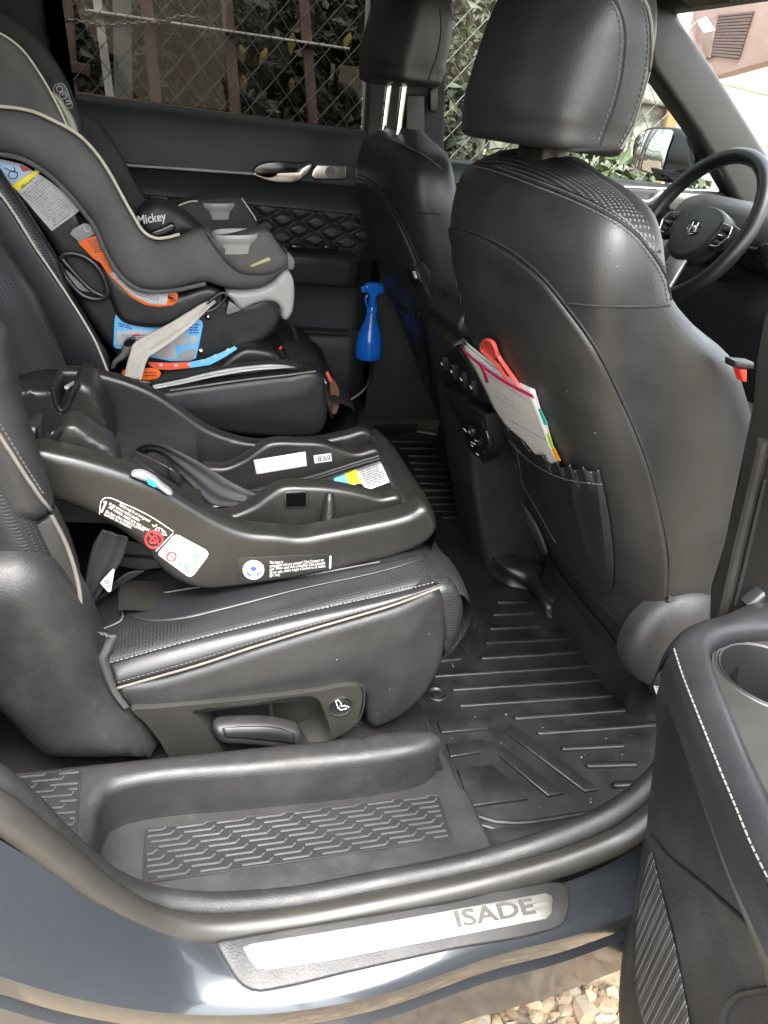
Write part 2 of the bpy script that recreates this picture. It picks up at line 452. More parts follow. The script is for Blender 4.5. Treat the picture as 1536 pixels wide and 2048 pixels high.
def text(name, s, size, o, ex, ey, mat, parent, width=None, thick=.0002, align='LEFT', shear=0, bold=0, **kw):
    """lettering as flat mesh: baseline at o, reading along ex, tall along ey"""
    cu = bpy.data.curves.new(name, 'FONT'); cu.body = s; cu.size = size; cu.align_x = align; cu.shear = shear; cu.offset = bold * size
    cu.resolution_u = 3
    t = bpy.data.objects.new(name, cu); COL.objects.link(t)
    dg = bpy.context.evaluated_depsgraph_get(); dg.update()
    me = bpy.data.meshes.new_from_object(t.evaluated_get(dg)); COL.objects.unlink(t); bpy.data.objects.remove(t); bpy.data.curves.remove(cu)
    xs = [v.co.x for v in me.vertices] or [0, 1]; k = 1.0
    if width: k = width / max(1e-6, max(xs) - (min(xs) if align == 'LEFT' else min(xs)))
    ez = ex.cross(ey).normalized()
    vs = [o + ex * (v.co.x * k) + ey * v.co.y + ez * thick for v in me.vertices]; fs = [tuple(p.vertices) for p in me.polygons]
    bpy.data.meshes.remove(me)
    return mesh(name, vs, fs, mat, parent, smooth=False, **kw)
def join_quads(name, quads, mat, parent, off=V((0, 0, 0)), **kw):
    vs, fs = [], []
    for q in quads:
        b = len(vs); vs += [p + off for p in q]; fs.append(tuple(range(b, b + len(q))))
    return mesh(name, vs, fs, mat, parent, smooth=False, **kw)
def print_lines(name, objs, A, B, rows, mat, parent, off=.0022, fillv=.45, seed=1, words=9, m0=.05, m1=.95, ragged=.15, **kw):
    """rows of small print on a sticker whose left side is A (top, bottom) and right side B: each word a flat bar"""
    t = bvh(objs); rnd = random.Random(seed); quads = []
    def q(s, w):
        u = lerp(lerp(A[0][0], A[1][0], w), lerp(B[0][0], B[1][0], w), s); v = lerp(lerp(A[0][1], A[1][1], w), lerp(B[0][1], B[1][1], w), s)
        return hit(t, u, v, off)
    for k in range(rows):
        w0 = (k + .5 - fillv / 2) / rows; w1 = (k + .5 + fillv / 2) / rows; s = m0; end = m1 - rnd.random() * ragged
        while s < end - .02:
            l = min(end - s, rnd.uniform(.5, 1.5) / words); qq = [q(s, w0), q(s + l, w0), q(s + l, w1), q(s, w1)]
            if None not in qq: quads.append(qq)
            s += l + .18 / words
    return join_quads(name, quads, mat, parent, kind='stuff', **kw) if quads else None

# ================================================================== ground and car body
b = NB('gravel_ground')
n1 = b.noise(2.2, 6, .6); n2 = b.noise(40, 6, .7)
b.set(Base_Color=b.ramp(n2, [(.3, (.13, .1, .06)), (.55, (.27, .21, .13)), (.75, (.37, .3, .2))]), Roughness=.95, Normal=b.bump(n2, .8, .02))
GRAVEL = b.m
o = mesh('ground', [(-60, -60, 0), (60, -60, 0), (60, 60, 0), (-60, 60, 0)], [(0, 1, 2, 3)], GRAVEL, None, False, kind='structure')
b = NB('pebble')
oi = b.node('ShaderNodeObjectInfo'); gi = b.node('ShaderNodeNewGeometry')
b.set(Base_Color=b.ramp(gi.outputs['Random Per Island'], [(0, (.2, .14, .08)), (.3, (.3, .24, .15)), (.55, (.22, .13, .08)), (.8, (.36, .3, .21)), (1, (.12, .1, .08))]), Roughness=.8, Normal=b.bump(b.noise(220, 5, .7), .8, .004))
PEBBLE = b.m
def icos(sub):
    bm = bmesh.new(); bmesh.ops.create_icosphere(bm, subdivisions=sub, radius=1); vs = [v.co.copy() for v in bm.verts]; fs = [tuple(v.index for v in f.verts) for f in bm.faces]; bm.free(); return vs, fs
ic_v, ic_f = icos(2)
vs, fs = [], []
rnd = random.Random(3)
for k in range(3800):
    p = V((rnd.uniform(.1, 1.1), rnd.uniform(-.45, .12), 0)); s = rnd.choice((.004, .005, .007, .009, .012, .017)) * rnd.uniform(.7, 1.3)
    sc3 = V((s * rnd.uniform(.8, 1.4), s * rnd.uniform(.7, 1.1), s * rnd.uniform(.5, .8))); a = rnd.uniform(0, 6.3); n = len(vs)
    ph = [rnd.uniform(0, 6) for _ in range(3)]; jt = [rnd.uniform(.82, 1.12) for _ in ic_v]
    for q, jq in zip(ic_v, jt):
        w = jq + .13 * math.sin(3 * q.x + ph[0]) + .12 * math.sin(4 * q.y + ph[1]) + .08 * math.sin(5 * q.z + ph[2])
        x, y, z = q.x * sc3.x * w, q.y * sc3.y * w, q.z * sc3.z * w
        vs.append(V((p.x + x * math.cos(a) - y * math.sin(a), p.y + x * math.sin(a) + y * math.cos(a), s * .25 + z)))
    fs += [tuple(i + n for i in f) for f in ic_f]
mesh('gravel', vs, fs, PEBBLE, None, sharp=28, label='loose tan and brown gravel under the car sill', cat='gravel', kind='stuff')

b = NB('car_paint')
fl = b.node('ShaderNodeTexVoronoi'); fl.inputs['Scale'].default_value = 2600; b.l.new(b.co(), fl.inputs['Vector'])
b.set(Base_Color=(.026, .029, .033, 1), Metallic=.35, Roughness=b.maprange(b.noise(6, 5), .3, .7, .2, .27), Coat_Weight=.55, Coat_Roughness=.07, Normal=b.bump(fl.outputs['Distance'], .05, .0003))
PAINT = b.m
CAR = thing('car', (0, .7, .3), 'dark blue grey SUV body round the cabin, with doorway sill and black step trim', 'car')
# painted sill and wheel arch flank below the doorway
inn = [(-60, 1640), (0, 1680), (100, 1740), (200, 1805), (290, 1852), (360, 1876), (430, 1887), (700, 1845), (1000, 1790), (1140, 1762), (1290, 1690), (1400, 1640)]
out = [(-60, 1915), (0, 1935), (130, 1975), (270, 2003), (400, 2015), (560, 2011), (760, 1975), (1000, 1895), (1140, 1860), (1290, 1808), (1420, 1765)]
A = crv([PY(u, v, 0.0) if u < 430 else PN(u, v, V((.24, 0, .4965)), V((0, -.25, 1)).normalized()) for u, v in inn], 60); A = [V((-.34, .03, 1.5)), V((-.30, .012, 1.2)), V((-.25, .0, .95))] + A; sn = V((0, -.25, 1)).normalized(); so = V((.24, 0, .4965))
yb = PN(400, 2015, so, sn).y
B = crv([PN(u, v, so, sn) if u >= 400 else PY(u, v, yb) for u, v in out], 60); B = [V((-.75, -.05, 1.5)), V((-.62, -.075, 1.1)), V((-.40, -.075, .78))] + B
rows = [[p + V((0, .03, -.03)) for p in A], A,
        [a.lerp(c, .5) + V((0, 0, .002)) for a, c in zip(A, B)], [a.lerp(c, .9) + V((0, 0, .002)) for a, c in zip(A, B)], B,
        [p + V((0, -.004, -.006)) for p in B], [p + V((0, -.003, -.035)) for p in B], [p + V((0, .004, -.05)) for p in B], [p + V((0, -.002, -.06)) for p in B], [p + V((0, .0, -.135)) for p in B],
        [p + V((0, .02, -.142)) for p in B], [p + V((0, .03, -.2)) for p in B], [p + V((0, .2, -.22)) for p in B]]
surf('sill', rows, PAINT, CAR, sharp=30)
# weatherstrip and trim roll round the doorway
ws = [(-40, 1600), (0, 1625), (80, 1685), (160, 1752), (240, 1812), (310, 1845), (400, 1860), (560, 1848), (760, 1812), (960, 1770), (1150, 1716), (1250, 1672), (1330, 1610), (1400, 1540)]
def zs(u): return .515
path = crv([PY(u, v, .014) for u, v in ws], 70)
tube('weatherstrip', path, .0155, SEAL, CAR, 14)
rl = [(-40, 1545), (0, 1572), (60, 1625), (140, 1705), (220, 1768), (300, 1800), (400, 1812), (560, 1804), (760, 1768), (960, 1726), (1130, 1672), (1230, 1625), (1300, 1570), (1360, 1500)]
path = crv([PY(u, v, .04) for u, v in rl], 70)
tube('door_seal_roll', path, .015, TRIM, CAR, 14)
gr = crv([PY(u, v, .024) for u, v in [(a[0], (a[1] + c[1]) / 2) for a, c in zip(ws, rl)]], 70)
tube('seal_groove', [p + V((0, -.004, .004)) for p in gr], .0035, SEAM, CAR, 6)
# step trim: low tread, raised shelf behind and to the left
def top(pts, z): return [V((x, y, z)) for x, y in pts]
slab('step_trim', top([(-.085, .03), (.385, .03), (.385, .15), (.378, .16), (.372, .30), (-.085, .30)], .497), V((0, 0, -.1)), .006, TRIM, CAR)
xs_ = [.36, .375, .39, .42, .5, .6, .7, .8, .9]
surf('sill_slope', [[V((x, .03, .496)) for x in xs_], [V((x, .05, .493)) for x in xs_], [V((x, .064, .472 + .022 * max(0, 1 - (x - .36) / .05))) for x in xs_], [V((x, .08, .458 + .037 * max(0, 1 - (x - .36) / .04))) for x in xs_], [V((x, .115, .4545 + .04 * max(0, 1 - (x - .36) / .03))) for x in xs_], [V((x, .135, .44 + .05 * max(0, 1 - (x - .36) / .02))) for x in xs_]], TRIM, CAR, nu=40, nv=16)
hslab('step_shelf', crv(top([(-.6, .02), (-.3, .02), (-.16, .03), (-.1, .05), (-.082, .08), (-.078, .13), (-.07, .158), (-.05, .166), (.1, .165), (.27, .163), (.318, .168), (.34, .178), (.352, .19), (.352, .2), (.335, .206), (.2, .206), (-.1, .206), (-.5, .206), (-.6, .205)], .567), 110, True), V((0, 0, -.13)), .014, TRIM, CAR, back=False)
b = NB('fine_ribbed_trim')
b.set(Base_Color=(.014, .014, .0145, 1), Roughness=.3, Normal=b.bump(b.noise(600, 3), .3, .0004))
RIBBED = b.m
BARS = simple('lit_tread_bar', c3(.045), .28, dust=.1)  # same plastic as the plate; the light its bars catch is painted paler
def tread(name, Q, rowsn, slant, seed):
    """inset step plate with slanted raised bars; Q = corner points bl, br, tr, tl"""
    bl, br, tr, tl = Q
    def at(s, w): return bl.lerp(br, s).lerp(tl.lerp(tr, s), w)
    rim = [at(s, w) for s, w in ((.0, .0), (1, 0), (1, 1), (0, 1))]
    pl = slab(name, rim, V((0, 0, -.003)), .001, RIBBED, CAR)
    L = (br - bl).length
    paths = []
    for k in range(rowsn):
        w = (k + .5) / rowsn; per = .047 / L; sh = slant * w + (k % 2) * per * .5
        s = -1 + (sh % per)
        while s < 1:
            a, c = max(s, .01), min(s + per * .66, .985)
            if c - a > .012:
                q = [at(a, w), at(c, w)]
                if s + per * .66 < .985: q.append(at(min(c + .012, .99), min(w + .55 / rowsn, .98)))
                paths.append([p + V((0, 0, .0006)) for p in q])
            s += per
    tubes('tread_bars', paths, .0014, BARS, pl, 6, kind='stuff')
    tube('tread_rim', [p + V((0, 0, .0003)) for p in poly(rim + [rim[0]], 60)], .0009, OLIVE, pl, 6)
tread('tread_plate', [PZ(286, 1766, .4985), PZ(905, 1676, .4985), PZ(878, 1588, .4985), PZ(290, 1658, .4985)], 9, .35, 1)
tread('tread_plate', [PZ(-110, 1690, .5685), PZ(152, 1668, .5685), PZ(162, 1540, .5685), PZ(-90, 1560, .5685)], 11, .35, 2)
# scuff plate on the sill
SP = thing('sill_plate', PZ(785, 1850, .5), 'brushed metal scuff plate in a black surround on the painted sill', 'sill plate')
n0 = V((0, 0, 1))
def sillz(u, v, h=.006): return PN(u, v, so + sn * h, sn)
oc = [(432, 1884), (470, 1876), (900, 1803), (1120, 1763), (1137, 1772), (1138, 1820), (1128, 1846), (1090, 1862), (900, 1898), (700, 1942), (560, 1974), (512, 1980), (485, 1968), (460, 1935), (440, 1900)]
fr = slab('surround', [sillz(u, v) for u, v in crv(oc, 90, True)], -sn * .008, .0025, TRIM, SP)
b = NB('brushed_steel')
mp = b.node('ShaderNodeMapping'); b.l.new(b.co(), mp.inputs[0]); mp.inputs['Scale'].default_value = (6, 900, 6)
br_ = b.noise(1, 4, .6, mp.outputs[0])
b.set(Base_Color=(.85, .83, .78, 1), Metallic=1.0, Roughness=b.maprange(br_, .3, .7, .26, .36), Normal=b.bump(br_, .1, .0004))
STEEL = b.m
ic = [(486, 1895), (500, 1888), (800, 1838), (1090, 1786), (1104, 1790), (1106, 1800), (1104, 1826), (1092, 1838), (900, 1874), (650, 1922), (540, 1938), (515, 1936), (500, 1920)]
slab('metal_insert', [sillz(u, v, .0066) for u, v in ic], -sn * .002, .0006, STEEL, SP)
LET = simple('etched_lettering', c3(.06, .058, .054), .6, spec=.3)
o1 = sillz(912, 1855, .0067); e1 = (sillz(1070, 1826, .0067) - o1); w = e1.length; e1.normalize(); e2 = sn.cross(e1)
text('lettering', 'ISADE', .024, o1, e1, e2, LET, SP, width=w, bold=.03)

# floor, roof and the rest of the body that shades the cabin
bx_c = slab('carpet_ledge', top([(-.6, .19), (.36, .19), (.366, .34), (-.6, .34)], .512), V((0, 0, -.1)), .01, CARPET, CAR)
mesh('carpet', [(-1.6, .1, .43), (1.9, .1, .43), (1.9, 1.6, .43), (-1.6, 1.6, .43)], [(0, 1, 2, 3)], CARPET, CAR, False)
HEAD = simple('dark_headliner', c3(.03, .031, .031), .95, grain=500, gstr=.4)
def bx(name, x0, x1, y0, y1, z0, z1, mat, r=.01, par=None, **kw):
    return box(name, V(((x0 + x1) / 2, (y0 + y1) / 2, (z0 + z1) / 2)), AX, (x1 - x0, y1 - y0, z1 - z0), r, mat, par or CAR, **kw)
bx('roof', -1.7, 1.28, .02, 1.6, 1.66, 1.74, PAINT, .03)
bx('headliner', -1.65, 1.2, .06, 1.56, 1.63, 1.655, HEAD, .005)
bx('tailgate', -1.75, -1.65, .0, 1.62, .3, 1.7, PAINT)
slab('quarter_panel', [V(p) for p in ((-.40, -.06, .60), (-.55, -.06, .9), (-.64, -.05, 1.2), (-.7, 0, 1.66), (-1.7, 0, 1.66), (-1.7, -.05, .3), (-.34, -.05, .3))], V((0, .1, 0)), .01, PAINT, CAR)
bx('front_panel', .98, 2.6, -.06, .04, .3, 1.17, PAINT, .02)
bx('far_panel', -1.7, 2.6, 1.66, 1.75, .25, 1.19, PAINT, .02)
bx('bonnet', 1.95, 2.9, .0, 1.7, .55, 1.02, PAINT, .05)
# near centre pillar with its trim
pl = [(1545, 560), (1516, 640), (1502, 720), (1496, 800), (1484, 860), (1468, 960), (1440, 1080), (1412, 1170), (1408, 1260), (1475, 1260), (1560, 1180), (1600, 900), (1600, 560)]
o = yslab('centre_pillar', pl, .115, .02, .014, OLIVE, CAR, seg=4)
q = drape_line(o, [(1536, 880), (1512, 980), (1485, 1090), (1462, 1190), (1450, 1240)], 30, .004)
tube('pillar_seal', q, .007, SEAL, CAR, 10)
q = drape_line(o, [(1534, 960), (1515, 1040), (1494, 1130), (1474, 1210)], 30, .002)
tube('pillar_groove', q, .0022, SEAM, CAR, 6)
slab('centre_pillar_upper', [V((.57, .08, 1.1)), V((.67, .08, 1.1)), V((.63, .1, 1.66)), V((.55, .1, 1.66))], V((0, -.06, 0)), .01, PLASTIC, CAR)
# far side pillars, screen pillar and header
yslab('rear_pillar', [(-300, -260), (105, -260), (90, -60), (88, 40), (96, 90), (118, 140), (150, 195), (175, 220), (-300, 230)], 1.56, 1.64, .012, HEAD, CAR)
yslab('far_centre_pillar', [(748, -260), (742, 60), (735, 260), (735, 420), (890, 420), (889, 250), (893, 120), (905, -260)], 1.555, 1.63, .008, HEAD, CAR)
yslab('belt_guide', [(812, 190), (850, 190), (849, 330), (812, 330)], 1.535, 1.55, .004, TRIM, CAR)
yslab('belt_anchor', [(868, 175), (876, 172), (876, 222), (870, 226), (860, 220), (860, 180)], 1.535, 1.55, .003, PLASTIC, CAR)
yslab('screen_pillar', [(1250, -120), (1285, 60), (1305, 138), (1345, 195), (1392, 262), (1432, 325), (1475, 400), (1560, 520), (1660, 640), (1660, 520), (1536, 305), (1440, 150), (1362, 36), (1320, -60), (1310, -120)], 1.52, 1.6, .018, OLIVE, CAR, seg=5)
bx('screen_header', 1.2, 1.3, .02, 1.62, 1.6, 1.72, HEAD, .02)
yslab('window_frame_front', [(880, -300), (1290, -300), (1290, -120), (880, -140)], 1.57, 1.63, .008, HEAD, CAR)
# glass
def glassm(name, tint, refl=.05):
    m = bpy.data.materials.new(name); m.use_nodes = True; n = m.node_tree.nodes; l = m.node_tree.links; n.remove(n['Principled BSDF'])
    tr = n.new('ShaderNodeBsdfTransparent'); tr.inputs[0].default_value = (*tint, 1); gl = n.new('ShaderNodeBsdfGlossy'); gl.inputs['Roughness'].default_value = .01
    fr_ = n.new('ShaderNodeFresnel'); fr_.inputs[0].default_value = 1.3; mx = n.new('ShaderNodeMixShader')
    l.new(fr_.outputs[0], mx.inputs[0]); l.new(tr.outputs[0], mx.inputs[1]); l.new(gl.outputs[0], mx.inputs[2]); l.new(mx.outputs[0], n['Material Output'].inputs[0]); return m
TINT = glassm('privacy_glass', (.066, .066, .062)); CLEAR = glassm('clear_glass', (.42, .45, .42)); SCREEN = glassm('screen_glass', (.8, .82, .8))
mesh('windscreen', [V((1.28, .06, 1.62)), V((1.28, 1.56, 1.62)), V((2.05, 1.6, 1.05)), V((2.05, .02, 1.05))], [(0, 1, 2, 3)], SCREEN, CAR, False)
# dashboard
DASH = simple('black_dashboard', c3(.018), .5, grain=500, gstr=.4, vor=True)
dp = [(1.42, .62), (1.36, .95), (1.40, 1.06), (1.48, 1.12), (1.7, 1.1), (2.0, 1.05), (2.05, .5), (1.5, .45)]
slab('dashboard', [V((x, 1.52, z)) for x, z in dp], V((0, -1.46, 0)), .03, DASH, CAR, seg=4)
slab('instrument_hood', crv([V((x, 1.42, z)) for x, z in [(1.32, 1.1), (1.35, 1.18), (1.42, 1.2), (1.55, 1.17), (1.6, 1.08), (1.4, 1.05)]], 30, True), V((0, -.42, 0)), .02, DASH, CAR)
# lower edge strip: cabin front bulkhead
bx('bulkhead', 1.9, 2.0, .05, 1.6, .3, 1.05, CARPET)

# ================================================================== seats
def interp(tab, z):
    """smooth lookup in rows (z, a, b, ...)"""
    if z <= tab[0][0]: return tab[0][1:]
    for p, q in zip(tab, tab[1:]):
        if z <= q[0]:
            t = (z - p[0]) / (q[0] - p[0]); return tuple(lerp(a, c, t) for a, c in zip(p[1:], q[1:]))
    return tab[-1][1:]
def sring(xr, xf, y0, y1, z, e, bul, n=56, tilt=0):
    cx, cy, hx, hy = (xr + xf) / 2, (y0 + y1) / 2, (xf - xr) / 2, (y1 - y0) / 2; R = []
    for k in range(n):
        a = 2 * math.pi * (k + .5) / n; ca, sa = math.cos(a), math.sin(a)
        y = cy + hy * math.copysign(abs(ca) ** (2 / e), ca); x = cx + hx * math.copysign(abs(sa) ** (2 / e), sa)
        if x < cx: x -= bul * (1 - ((y - cy) / hy) ** 2) * (cx - x) / hx
        R.append(V((x, y, z + tilt * (x - cx))))
    return R
# backrest of a front seat: height, rear x, front x, outer y, inner y, roundness, rear bulge
FB = [(.50, .75, .80, .27, .69, 3.0, .012), (.56, .722, .79, .25, .705, 3.2, .012), (.64, .676, .80, .243, .715, 3.4, .013), (.72, .636, .815, .24, .72, 3.8, .014), (.80, .594, .822, .238, .722, 4.0, .014), (.88, .547, .812, .238, .722, 4.0, .014),
      (.95, .502, .785, .236, .722, 4.0, .014), (1.02, .464, .742, .234, .722, 3.8, .014), (1.07, .445, .69, .232, .72, 4.2, .014), (1.11, .434, .61, .23, .718, 4.0, .014), (1.14, .428, .562, .229, .717, 4.0, .02), (1.165, .425, .548, .232, .714, 3.9, .016),
      (1.185, .425, .542, .24, .71, 3.7, .012), (1.203, .428, .538, .258, .704, 3.5, .01), (1.217, .434, .535, .29, .69, 3.3, .008), (1.227, .443, .532, .335, .67, 3.0, .005), (1.236, .452, .53, .39, .65, 2.5, .004), (1.243, .462, .527, .42, .625, 2.4, .002), (1.248, .475, .52, .45, .6, 2.3, .0)]
FB = [(r[0] + .016 * min(1, max(0, (r[0] - 1.1) / .1)),) + r[1:] for r in FB]      # raised shoulders
def front_seat(at, label, dx, dy, head_dz):
    T = thing('front_seat', at, label, 'car seat')
    # resample each column against height separately so that the rings stay level
    zs_ = [.50 + (1.264 - .50) * (1 - (1 - i / 59) ** 1.6) for i in range(60)]
    dense = {}
    for k in range(1, 7):
        cc = crv([(r[0], r[k]) for r in FB], 400); dense[k] = [(p[0], p[1]) for p in cc]
    rings = []
    for z in zs_:
        r = [interp(dense[k], z)[0] for k in range(1, 7)]
        rings.append([p + V((dx, dy, 0)) for p in sring(r[0], r[1], r[2], r[3], z, r[4], r[5])])
    back = loft('backrest', rings, LEATHER, T)
    # headrest
    HB = [(1.258, .418, .505, .342, .640, 4.6, .014), (1.262, .410, .512, .332, .650, 4.6, .018), (1.28, .408, .517, .33, .653, 4.2, .02), (1.30, .406, .52, .327, .655, 4.0, .022), (1.34, .409, .525, .325, .65, 3.6, .022), (1.39, .418, .522, .328, .648, 3.4, .02), (1.44, .436, .505, .348, .642, 3.2, .018), (1.47, .45, .49, .365, .625, 2.8, .01)]
    dense = {k: [(p[0], p[1]) for p in crv([(r[0], r[k]) for r in HB], 200)] for k in range(1, 7)}
    rings = []
    for i in range(30):
        z = 1.258 + (1.47 - 1.258) * (i / 29) ** 1.3; r = [interp(dense[k], z)[0] for k in range(1, 7)]
        rings.append([p + V((dx, dy, head_dz + .012)) for p in sring(r[0], r[1], r[2], r[3], z, r[4], r[5])])
    head = loft('headrest', rings, LEATHER, T)
    return T, back, head
NS, nb_, nh_ = front_seat((.65, .48, .5), 'black leather front passenger seat with a booklet in its back pocket', 0, 0, 0)
FS, fb_, fh_ = front_seat((.68, 1.22, .5), 'black leather driver seat beyond, with raised headrest on chrome posts and elastic back pocket', .02, .745, .072)

# --- near seat details, laid on the backrest
cres = [(866, 442), (900, 452), (960, 470), (1020, 500), (1080, 548), (1130, 606), (1190, 690), (1240, 790), (1290, 910), (1325, 1040), (1338, 1120), (1333, 1200)]
tube('back_seam', drape_line(nb_, cres, 120, .0002), .0016, SEAM, NS, 6)
tube('side_seam', drape_line(nb_, [(1130, 606), (1180, 611), (1240, 613), (1300, 613), (1340, 611)], 40, .0002), .0013, SEAM, NS, 6)
top_s = [(893, 316), (935, 324), (985, 335), (1080, 369), (1180, 411), (1262, 460), (1308, 511), (1334, 560), (1342, 600)]
sp_ = drape_line(nb_, top_s, 120, .0005)
tube('shoulder_seam', sp_, .0012, SEAM, NS, 6)
stitches('shoulder_stitches', drape_line(nb_, [(u - 6, v + 5) for u, v in top_s], 120, .0006), THREADD, NS, .0009)
stitches('shoulder_stitches', drape_line(nb_, [(u + 4, v - 3) for u, v in top_s[2:]], 120, .0006), THREADD, NS, .0009)
# hard shell on the back, a little proud
shA = [(866, 446), (870, 520), (889, 600), (918, 690), (958, 770), (1000, 850), (1022, 960), (1085, 1080), (1130, 1150), (1225, 1268), (1270, 1300)]
shB = [(868, 446), (958, 473), (1078, 552), (1128, 611), (1188, 695), (1238, 795), (1287, 912), (1322, 1042), (1334, 1120), (1329, 1198), (1278, 1296)]
shellp = drape('back_shell', nb_, shA, shB, 26, 60, SHELL, NS, .0035, .003)
carpA = [(1022, 962), (1085, 1082), (1130, 1152), (1225, 1270), (1300, 1392)]
carpB = [(1050, 962), (1112, 1082), (1160, 1152), (1262, 1270), (1316, 1388)]
drape('carpet_edge', nb_, carpA, carpB, 6, 30, CARPET, NS, .004, .004)
# elastic back pocket
def pocket(T, base, A, B, sag, nu, nv, puff, gather):
    """gathered leather pocket: A left side, B right side, bulging off the seat back"""
    t = bvh(base); a = crv(A, nv); b = crv(B, nv); rows = []
    for i in range(nv):
        w = i / (nv - 1); r = []
        for j in range(nu):
            s = j / (nu - 1); u = lerp(a[i][0], b[i][0], s); v = lerp(a[i][1], b[i][1], s)
            edge = math.sin(math.pi * min(max(s, 0.0), 1)) ** .5
            bulge = puff * edge * (1 - w) ** .6
            g = gather * edge * ((math.sin(s * 44 + 1.5 * math.sin(s * 9)) * max(0, 1 - w * 6)) + 1.3 * ((1 - abs(math.sin(s * 13 + w * 1.6))) ** 1.5 - .3) * max(0, 1 - w * 1.25) * min(1, w * 6))
            v += sag * math.sin(math.pi * s ** .85) * (1 - w) ** 1.5
            p = hit(t, u, v - (3.5 * math.sin(s * 44 + 1.5 * math.sin(s * 9)) * max(0, 1 - w * 9)), .004)
            if p is not None: p = p + (C - p).normalized() * (bulge + g)
            r.append(p)
        r = fill_none(r)
        if r[0] is not None: rows.append(r)
    nv = len(rows)
    o = mesh('back_pocket', [p for r in rows for p in r], grid_faces(nv, nu), LEATHER_S, T, sharp=0); orient(o); solid(o, .003); return o, rows
pk, prow = pocket(NS, [shellp, nb_], [(975, 790), (990, 840), (1004, 930), (1022, 960), (1090, 1075), (1150, 1150), (1190, 1188)], [(1202, 938), (1208, 960), (1222, 1030), (1230, 1100), (1230, 1160), (1224, 1180), (1196, 1190)], 50, 130, 60, .03, .014)
drape('pocket_mesh_gusset', [nb_], [(1016, 950), (1040, 1010), (1075, 1070), (1100, 1105)], [(1020, 946), (1062, 1005), (1092, 1055), (1108, 1098)], 5, 20, FABRICD, NS, .014, .002)
stitches('pocket_stitches', [p + (C - p).normalized() * .0008 for p in prow[6]], THREADD, pk, .0007)
stitches('pocket_stitches', [p + (C - p).normalized() * .0008 for p in [r[28] for r in prow[4:40]]], THREADD, pk, .0006)
# bolster hem, hinge cover, data label
q = drape_line(nb_, [(1332, 1195), (1350, 1202), (1380, 1204), (1415, 1202)], 20, .002)
tube('bolster_hem', q, .006, LEATHER, NS, 8)
hx = PY(1350, 1300, .232)
lathe('hinge_cover', V((hx.x + .005, .262, hx.z + .012)), V((0, -1, 0)), [(0, .085), (.02, .084), (.034, .078), (.043, .06), (.047, .03), (.048, .002)], TRIM, NS, 40)
yslab('hinge_bracket', [(1275, 1290), (1290, 1250), (1340, 1320), (1330, 1420), (1318, 1405)], .262, .30, .004, TRIM, NS)
lp = [(1302, 1356), (1328, 1362), (1328, 1390), (1314, 1392)]
lb = yslab('data_label', lp, .229, .2295, .0001, PAPER, NS)
print_lines('label_print', lb, ((1304, 1358), (1314, 1391)), ((1327, 1364), (1327, 1389)), 7, INK, NS, .0005, words=3, ragged=.3)
# front cushion block under each seat
for T, dx, dy in ((NS, 0, 0), (FS, .02, .745)):
    slab('cushion', crv([V((x + dx, .25 + dy, z)) for x, z in [(.76, .56), (.78, .66), (.9, .70), (1.1, .71), (1.25, .72), (1.3, .68), (1.26, .60), (1.1, .56)]], 40, True), V((0, .46, 0)), .03, LEATHER, T)
    box('seat_rail', V((.98 + dx, .48 + dy, .49)), AX, (.5, .36, .11), .01, CARPET, T)
# near headrest seams, piping and neck
hs = [(1212, -30), (1240, 20), (1250, 60), (1247, 130), (1236, 190), (1220, 240), (1200, 292)]
tube('headrest_seam', drape_line(nh_, hs, 70, .0002), .0012, SEAM, NS, 6)
stitches('headrest_stitches', drape_line(nh_, [(u - 9, v) for u, v in hs], 70, .0006), THREADD, NS, .001)
hp = [(1270, -30), (1296, 20), (1303, 80), (1298, 140), (1284, 200), (1264, 255), (1240, 298)]
tube('headrest_piping', drape_line(nh_, hp, 70, .001), .0016, PIPING, NS, 6)
stitches('headrest_stitches', drape_line(nh_, [(u - 7, v) for u, v in hp], 70, .0006), THREADD, NS, .001)
tube('headrest_hem', drape_line(nh_, [(914, 283), (950, 291), (1000, 297), (1060, 300), (1140, 300), (1236, 299)], 60, .0), .002, SEAM, NS, 6)
box('neck_cover', V((.475, .49, 1.262)), AX, (.045, .085, .05), .012, PLASTIC, NS)
# patterned shoulder insert on top
ins = drape('shoulder_insert', nb_, [(905, 313), (985, 328), (1080, 360), (1180, 401), (1262, 452), (1305, 505)], [(935, 300), (1000, 300), (1085, 308), (1190, 350), (1290, 440), (1322, 505)], 12, 50, PERF_L, NS, .0012, .001)

# --- far (driver) seat details
fcres = [(690, 345), (720, 350), (760, 375), (790, 420), (815, 470), (845, 540), (872, 610), (890, 680), (900, 760), (900, 800)]
tube('back_seam', drape_line(fb_, fcres, 80, .0005), .0016, SEAM, FS, 6)
tube('side_seam', drape_line(fb_, [(800, 424), (840, 426), (880, 428)], 20, .0003), .0014, SEAM, FS, 6)
fsh = drape('back_shell', fb_, [(694, 350), (712, 420), (738, 510), (752, 580), (765, 660), (790, 745), (830, 800)], [(700, 350), (758, 378), (788, 424), (842, 542), (870, 612), (892, 700), (898, 800)], 18, 50, SHELL, FS, .0035, .003)
fpk, frow = pocket(FS, [fsh, fb_], [(752, 585), (758, 640), (770, 690), (790, 745), (815, 790)], [(842, 628), (850, 680), (860, 740), (862, 790), (850, 812)], 8, 60, 30, .02, .008)
stitches('pocket_stitches', [p + (C - p).normalized() * .0008 for p in frow[5]], THREADD, fpk, .0007)
for s, yy in ((0, 1.31), (1, 1.19)):
    pth = [V((.475, yy, 1.2)), V((.478, yy, 1.35))]
    ho = tube('headrest_post', pth, .0075, CHROME, FS, 14)
    if s == 0:
        for k in range(3): tube('post_notch', [V((.4715, yy - .007, 1.262 + .022 * k)), V((.4715, yy + .004, 1.262 + .022 * k))], .0025, SEAM, ho, 6)
